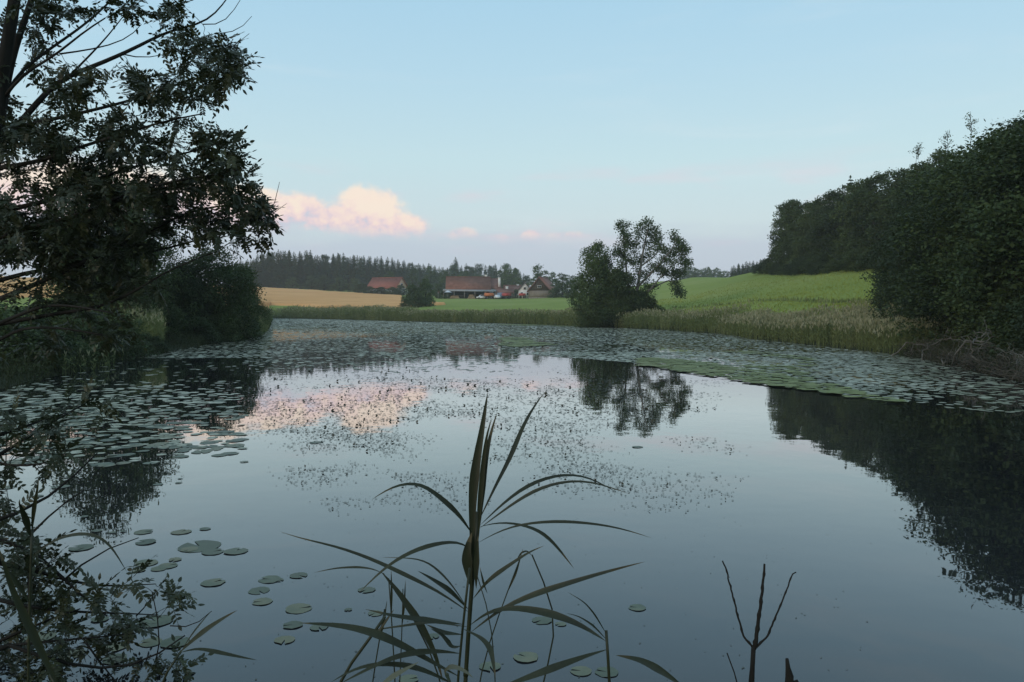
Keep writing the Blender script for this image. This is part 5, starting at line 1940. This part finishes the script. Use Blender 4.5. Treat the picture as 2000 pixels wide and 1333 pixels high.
def leafy_tree(root, twigs, wood, variants, rng, per, nparts, wmat='bark', scale=1.0, fulltwig=False):
    from mathutils import Matrix
    org = np.array(root.location)
    wood.v = [v - org.astype(np.float32) for v in wood.v]
    wood.build('trunk', M[wmat], root, smooth=True)
    items = []
    for p in twigs:
        n = len(p)
        for _ in range(per):
            t = rng.uniform(.15 if fulltwig else .35, 1.0) ** .7 * (n - 1)
            j = min(int(t), n - 2)
            b = p[j] + (p[j + 1] - p[j]) * (t - j)
            d = (p[j + 1] - p[j]); d = d / (np.linalg.norm(d) + 1e-9)
            side = rdir(rng, 1)[0]
            y = d * .55 + side * .9 + np.array([0, 0, -.12])
            up = np.array([0, 0, 1.0]) + rdir(rng, 1)[0] * .7
            items.append((b, rotm(y, up), rng.integers(len(variants)), scale * rng.uniform(.65, 1.15)))
    key = [-(it[3] / max(it[0][1], .5)) if 0 < pix(it[0])[0] < 2000 and -20 < pix(it[0])[1] < 1340 else 0 for it in items]
    order = np.argsort(key)
    meshes = [v.mesh('leaf', M['leaf_near']) for v in variants]
    raw = [(np.concatenate(v.v), [(f) for f in v.f]) for v in variants]
    rest = MB()
    for q, i in enumerate(order):
        b, R, k, s = items[i]
        if q < nparts:
            o = link('leaf', meshes[k], root)
            m = Matrix([[*(R[a] * s), b[a] - org[a]] for a in range(3)] + [[0, 0, 0, 1]])
            o.matrix_local = m
        else:
            v = raw[k][0] @ (R.T) * s + b - org
            rest.add(v, [f for f in raw[k][1] if f.shape[1] == 4] + [f for f in raw[k][1] if f.shape[1] == 3])
    if rest.n:
        tag(rest.build('foliage', M['leaf_near'], root), kind='stuff')
    print('leaves', len(items))


def ash():
    rng = np.random.default_rng(71)
    variants = [compound_leaf(rng, .165, 3 + k % 3) for k in range(6)]
    limbs = []

    def limb(pts, r0, r1, d0, d1):
        n = len(pts); Ds = np.linspace(d0, d1, n)
        q = np.array([P(a, b, d) for (a, b), d in zip(pts, Ds)])
        limbs.append((q, r0 * 7.5 / F, r1 * 7.5 / F))
        return q
    D = 7.5
    bx = (-150 - 1000) / F * D
    bz = float(gz(np.array([bx]), np.array([D]))[0])
    root = thing('ash_tree', 'dark ash tree with feathery leaves hanging in from the left over the pond', 'tree', (bx, D, bz))
    t1 = limb([(-60, 700), (-25, 420), (-5, 240), (6, 130), (22, 40), (36, -60), (50, -220)], 17, 9, D, D)
    low = np.array([[bx, D, bz - .2], [bx + .15, D, bz + .9], P(-60, 700, D)])
    limbs.append((low, .14, .09))
    limb([(-20, 400), (0, 260), (12, 170), (26, 105), (46, 45), (68, -20), (90, -120)], 8, 5, D, D + .4)
    limb([(-2, 230), (26, 152), (79, 109), (115, 84), (155, 57), (190, 28), (225, -6), (250, -40)], 4, 1.6, D, 8.3)
    limb([(8, 190), (45, 142), (82, 125), (112, 106), (142, 80), (168, 58), (205, 36)], 3.4, 1.3, D, 7.2)
    limb([(-10, 300), (30, 250), (82, 190), (109, 162), (139, 145), (185, 129), (238, 106), (274, 89), (307, 71), (343, 56), (396, 48), (426, 23), (446, -6)], 7, 1.2, D, 8.6)
    limb([(139, 145), (185, 99), (215, 66), (244, 28)], 2.4, .9, 7.9, 7.6)
    limb([(116, 106), (172, 99), (231, 86), (264, 69), (276, 48)], 2, .7, 7.9, 8.3)
    limb([(238, 106), (243, 108), (257, 116), (290, 116), (320, 107)], 1.6, .7, 8.2, 8.2)
    limb([(396, 48), (429, 59), (440, 44), (455, 28), (472, -4)], 1.3, .6, 8.5, 8.6)
    limb([(429, 66), (442, 68), (470, 66), (484, 50), (492, 32)], 1.1, .5, 8.5, 8.5)
    limb([(430, 110), (445, 96), (470, 82), (487, 66)], 1.0, .5, 8.6, 8.6)
    limb([(30, 250), (110, 232), (190, 214), (260, 196), (330, 170), (400, 150), (470, 125)], 4.5, 1.2, 7.6, 8.0)
    limb([(-10, 330), (70, 318), (150, 290), (240, 262), (330, 235), (400, 222)], 5, 1.2, 7.5, 7.0)
    limb([(-20, 420), (60, 400), (132, 385), (185, 350), (250, 330), (340, 305), (420, 285), (460, 262)], 5.5, 1.2, 7.5, 8.4)
    limb([(-20, 470), (80, 440), (170, 415), (260, 372), (350, 352), (430, 340), (475, 330)], 5, 1.2, 7.5, 7.2)
    limb([(0, 585), (60, 560), (150, 520), (240, 478), (270, 462), (315, 441), (345, 423), (400, 405), (470, 400), (520, 385)], 5.5, 1.0, 7.3, 7.9)
    limb([(-40, 560), (60, 530), (160, 520), (260, 500), (350, 480), (430, 455), (500, 452)], 5, 1.0, 7.5, 8.6)
    limb([(-40, 640), (100, 615), (200, 600), (264, 570), (300, 546), (330, 528), (400, 500)], 5, 1.0, 7.3, 7.0)
    limb([(-60, 660), (0, 632), (60, 606), (100, 594), (160, 600), (220, 612)], 5, 1.2, 7.3, 6.6)
    limb([(-60, 700), (40, 640), (120, 640), (200, 655)], 4, 1.2, 7.3, 6.8)
    limb([(505, 462), (520, 445), (535, 415), (543, 385), (546, 356)], 1.3, .5, 7.9, 7.9)
    limb([(533, 418), (545, 408), (560, 398)], .8, .4, 7.9, 7.9)
    limb([(330, 290), (345, 265), (352, 240), (360, 200)], 1.0, .5, 8.0, 8.0)
    blobs = [(60, 25, 80, 40, 12), (150, 22, 80, 22, 12), (262, 10, 40, 18, 6), (345, 28, 45, 26, 9), (375, 85, 75, 28, 13), (75, 55, 30, 30, 6),
             (345, 85, 45, 22, 5), (430, 135, 62, 42, 22), (380, 170, 75, 42, 26), (455, 125, 40, 38, 9), (290, 175, 55, 38, 20), (170, 160, 50, 40, 13), (140, 195, 60, 35, 9),
             (270, 160, 30, 30, 6), (90, 150, 50, 50, 6), (30, 160, 50, 60, 6), (50, 270, 75, 75, 42), (150, 285, 75, 70, 36), (250, 280, 80, 60, 42), (330, 270, 50, 45, 13),
             (435, 300, 45, 48, 22), (400, 265, 25, 30, 7), (400, 380, 95, 55, 46), (450, 350, 45, 40, 17), (490, 400, 38, 30, 16), (490, 440, 40, 40, 17), (340, 340, 70, 50, 24),
             (370, 450, 85, 40, 22), (440, 470, 60, 30, 10), (110, 390, 130, 75, 80), (240, 420, 90, 70, 50), (70, 470, 120, 60, 95), (150, 500, 90, 40, 40), (210, 510, 110, 50, 30),
             (60, 580, 100, 45, 16), (180, 590, 100, 45, 14), (280, 550, 60, 40, 10), (80, 660, 130, 40, 13), (210, 650, 70, 40, 6), (20, 400, 60, 80, 20), (320, 400, 50, 40, 9)]
    tg = []
    for (a, b, rx, ry, n) in blobs:
        for _ in range(int(n * .84 + .5)):
            u = rdir(rng, 1)[0] * rng.uniform(.2, 1) ** .45
            tg.append(P(a + u[0] * rx, b + u[2] * ry, 7.8 + u[1] * 1.0 + rng.normal() * .3))
    wood = MB()
    tw = grow(rng, wood, limbs, tg, .0035, sides=4)
    leafy_tree(root, tw, wood, variants, rng, 7, 290)

    # lower hanging growth over the water at the bottom left
    rng = np.random.default_rng(73)
    variants = [compound_leaf(rng, .12, 3 + k % 3) for k in range(5)]
    D = 4.2
    root = thing('ash_sapling', 'thin branches with small feathery leaves hanging over the water at the bottom left', 'tree', (-3.3, 3.9, float(gz(np.array([-3.3]), np.array([3.9]))[0])))
    limbs = []
    def lb(pts, r0, r1, d0, d1):
        q = [P(a / 2.105, 700 + b / 2.105, d) for (a, b), d in zip(pts, np.linspace(d0, d1, len(pts)))]
        limbs.append((np.array(q), r0 * 4.2 / F, r1 * 4.2 / F))
    g = root.location
    limbs.append((np.array([[g[0], g[1], g[2] - .1], [g[0] + .1, g[1], g[2] + .6], P(-60, 1100, 4.0), P(-40, 900, 4.1), P(-20, 850, 4.1)]), .035, .018))
    limbs.append((np.array([[g[0] + .05, g[1], g[2] + .3], P(-70, 1190, 4.0), P(-40, 1120, 4.0), P(0, 1090, 4.0)]), .03, .012))
    limbs.append((np.array([[g[0] + .05, g[1], g[2] + .25], P(-60, 1290, 4.0), P(20, 1260, 3.9)]), .03, .012))
    lb([(-42, 330), (0, 320), (70, 290), (150, 260), (270, 225)], 4, 1.2, 4.1, 4.4)
    lb([(-42, 420), (0, 400), (60, 370), (150, 290), (250, 240), (380, 170)], 4.5, 1.2, 4.1, 4.6)
    lb([(-42, 420), (0, 440), (60, 460), (140, 450), (190, 430)], 3, 1.2, 4.1, 4.0)
    lb([(-84, 690), (0, 665), (130, 630), (220, 590), (270, 520), (330, 440), (400, 390)], 4.5, 1.3, 4.0, 4.5)
    lb([(130, 720), (160, 690), (220, 625), (290, 560), (350, 540)], 2.5, 1.0, 4.1, 4.2)
    lb([(-84, 730), (20, 720), (100, 740), (170, 800), (230, 870), (300, 960), (360, 1010), (440, 1060)], 5, 1.6, 4.0, 4.3)
    lb([(230, 940), (290, 880), (330, 830), (420, 770), (500, 748), (570, 738)], 2.6, .9, 4.2, 4.4)
    lb([(-84, 830), (0, 830), (100, 850), (160, 870), (250, 920), (350, 930), (440, 970), (520, 930), (640, 928)], 5, 1.0, 4.0, 4.5)
    lb([(-60, 980), (60, 1020), (180, 1040), (350, 1050), (480, 1040), (640, 1055)], 4.5, 1.0, 3.9, 4.3)
    lb([(560, 1060), (620, 1000), (640, 960)], 1.5, .7, 4.3, 4.3)
    lb([(640, 1250), (660, 1230), (690, 1220), (650, 1080), (625, 960)], 1.5, 1.0, 4.3, 4.2)
    lb([(-40, 1180), (60, 1130), (160, 1090), (260, 1040), (330, 1030)], 4, 1.4, 4.0, 4.1)
    lb([(40, 1180), (200, 1150), (340, 1150), (480, 1170), (560, 1130)], 3, 1.0, 3.9, 4.2)
    lb([(40, 1180), (200, 1240), (380, 1290), (560, 1280), (700, 1210), (760, 1140)], 4, 1.4, 3.9, 4.1)
    lb([(700, 1100), (760, 1130), (800, 1120), (870, 1040)], 1.3, .7, 4.1, 4.1)
    lb([(340, 1150), (400, 1250), (450, 1300), (520, 1380)], 2, 1.2, 4.1, 4.1)
    lb([(20, 60 + 460), (26, 420), (30, 300), (26, 230)], 1.2, .7, 4.2, 4.2)
    lb([(120, 1180), (110, 1000), (118, 870), (125, 780)], 2.2, 1.2, 3.9, 4.1)
    blobs = [(130, 740, 60, 40, 7), (60, 880, 70, 60, 14), (150, 880, 70, 50, 12), (100, 1000, 90, 60, 18), (240, 1010, 60, 70, 14), (280, 1110, 50, 50, 11), (440, 980, 60, 40, 9),
             (500, 1080, 75, 45, 15), (400, 1130, 50, 40, 7), (555, 910, 35, 20, 3), (690, 960, 45, 25, 5), (700, 1020, 25, 25, 3), (620, 1250, 50, 50, 8), (750, 1260, 60, 55, 10), (240, 830, 50, 25, 5),
             (180, 240, 110, 50, 9), (180, 300, 90, 50, 7), (180, 440, 40, 40, 5), (250, 400, 60, 50, 6), (60, 420, 60, 50, 6), (100, 280, 80, 40, 6), (30, 600, 45, 40, 7), (40, 650, 40, 40, 4), (30, 760, 60, 60, 10),
             (370, 640, 4, 4, 0), (50, 1120, 80, 60, 12), (180, 1200, 110, 60, 10), (60, 1270, 90, 50, 14), (440, 1250, 60, 40, 5), (230, 1300, 120, 40, 10), (330, 1180, 60, 40, 4), (330, 190, 60, 30, 3), (420, 180, 60, 50, 4)]
    tg = []
    for (a, b, rx, ry, n) in blobs:
        for _ in range(int(n * .62 + .5)):
            u = rdir(rng, 1)[0] * rng.uniform(.2, 1) ** .45
            tg.append(P((a + u[0] * rx) / 2.105, 700 + (b + u[2] * ry) / 2.105, 4.2 + u[1] * .35 + rng.normal() * .08))
    wood = MB()
    tw = grow(rng, wood, limbs, tg, .0018, sides=4)
    leafy_tree(root, tw, wood, variants, rng, 4, 290)


ash()


# ------------------------------------------------------------------ evening air
def haze():
    mb = MB()
    mb.box((0, 0, 18.5), (6300, 6300, 44.0))
    o = mb.build('haze', bpy.data.materials.new('haze_air'))
    m = o.data.materials[0]
    m.use_nodes = True
    nt = m.node_tree
    nt.nodes.clear()
    v = nt.nodes.new('ShaderNodeVolumePrincipled')
    v.inputs['Color'].default_value = (.97, .98, .98, 1)
    v.inputs['Density'].default_value = HAZE
    out = nt.nodes.new('ShaderNodeOutputMaterial')
    nt.links.new(v.outputs[0], out.inputs['Volume'])
    tag(o, kind='stuff')


HAZE = 0.0003
if HAZE:
    haze()
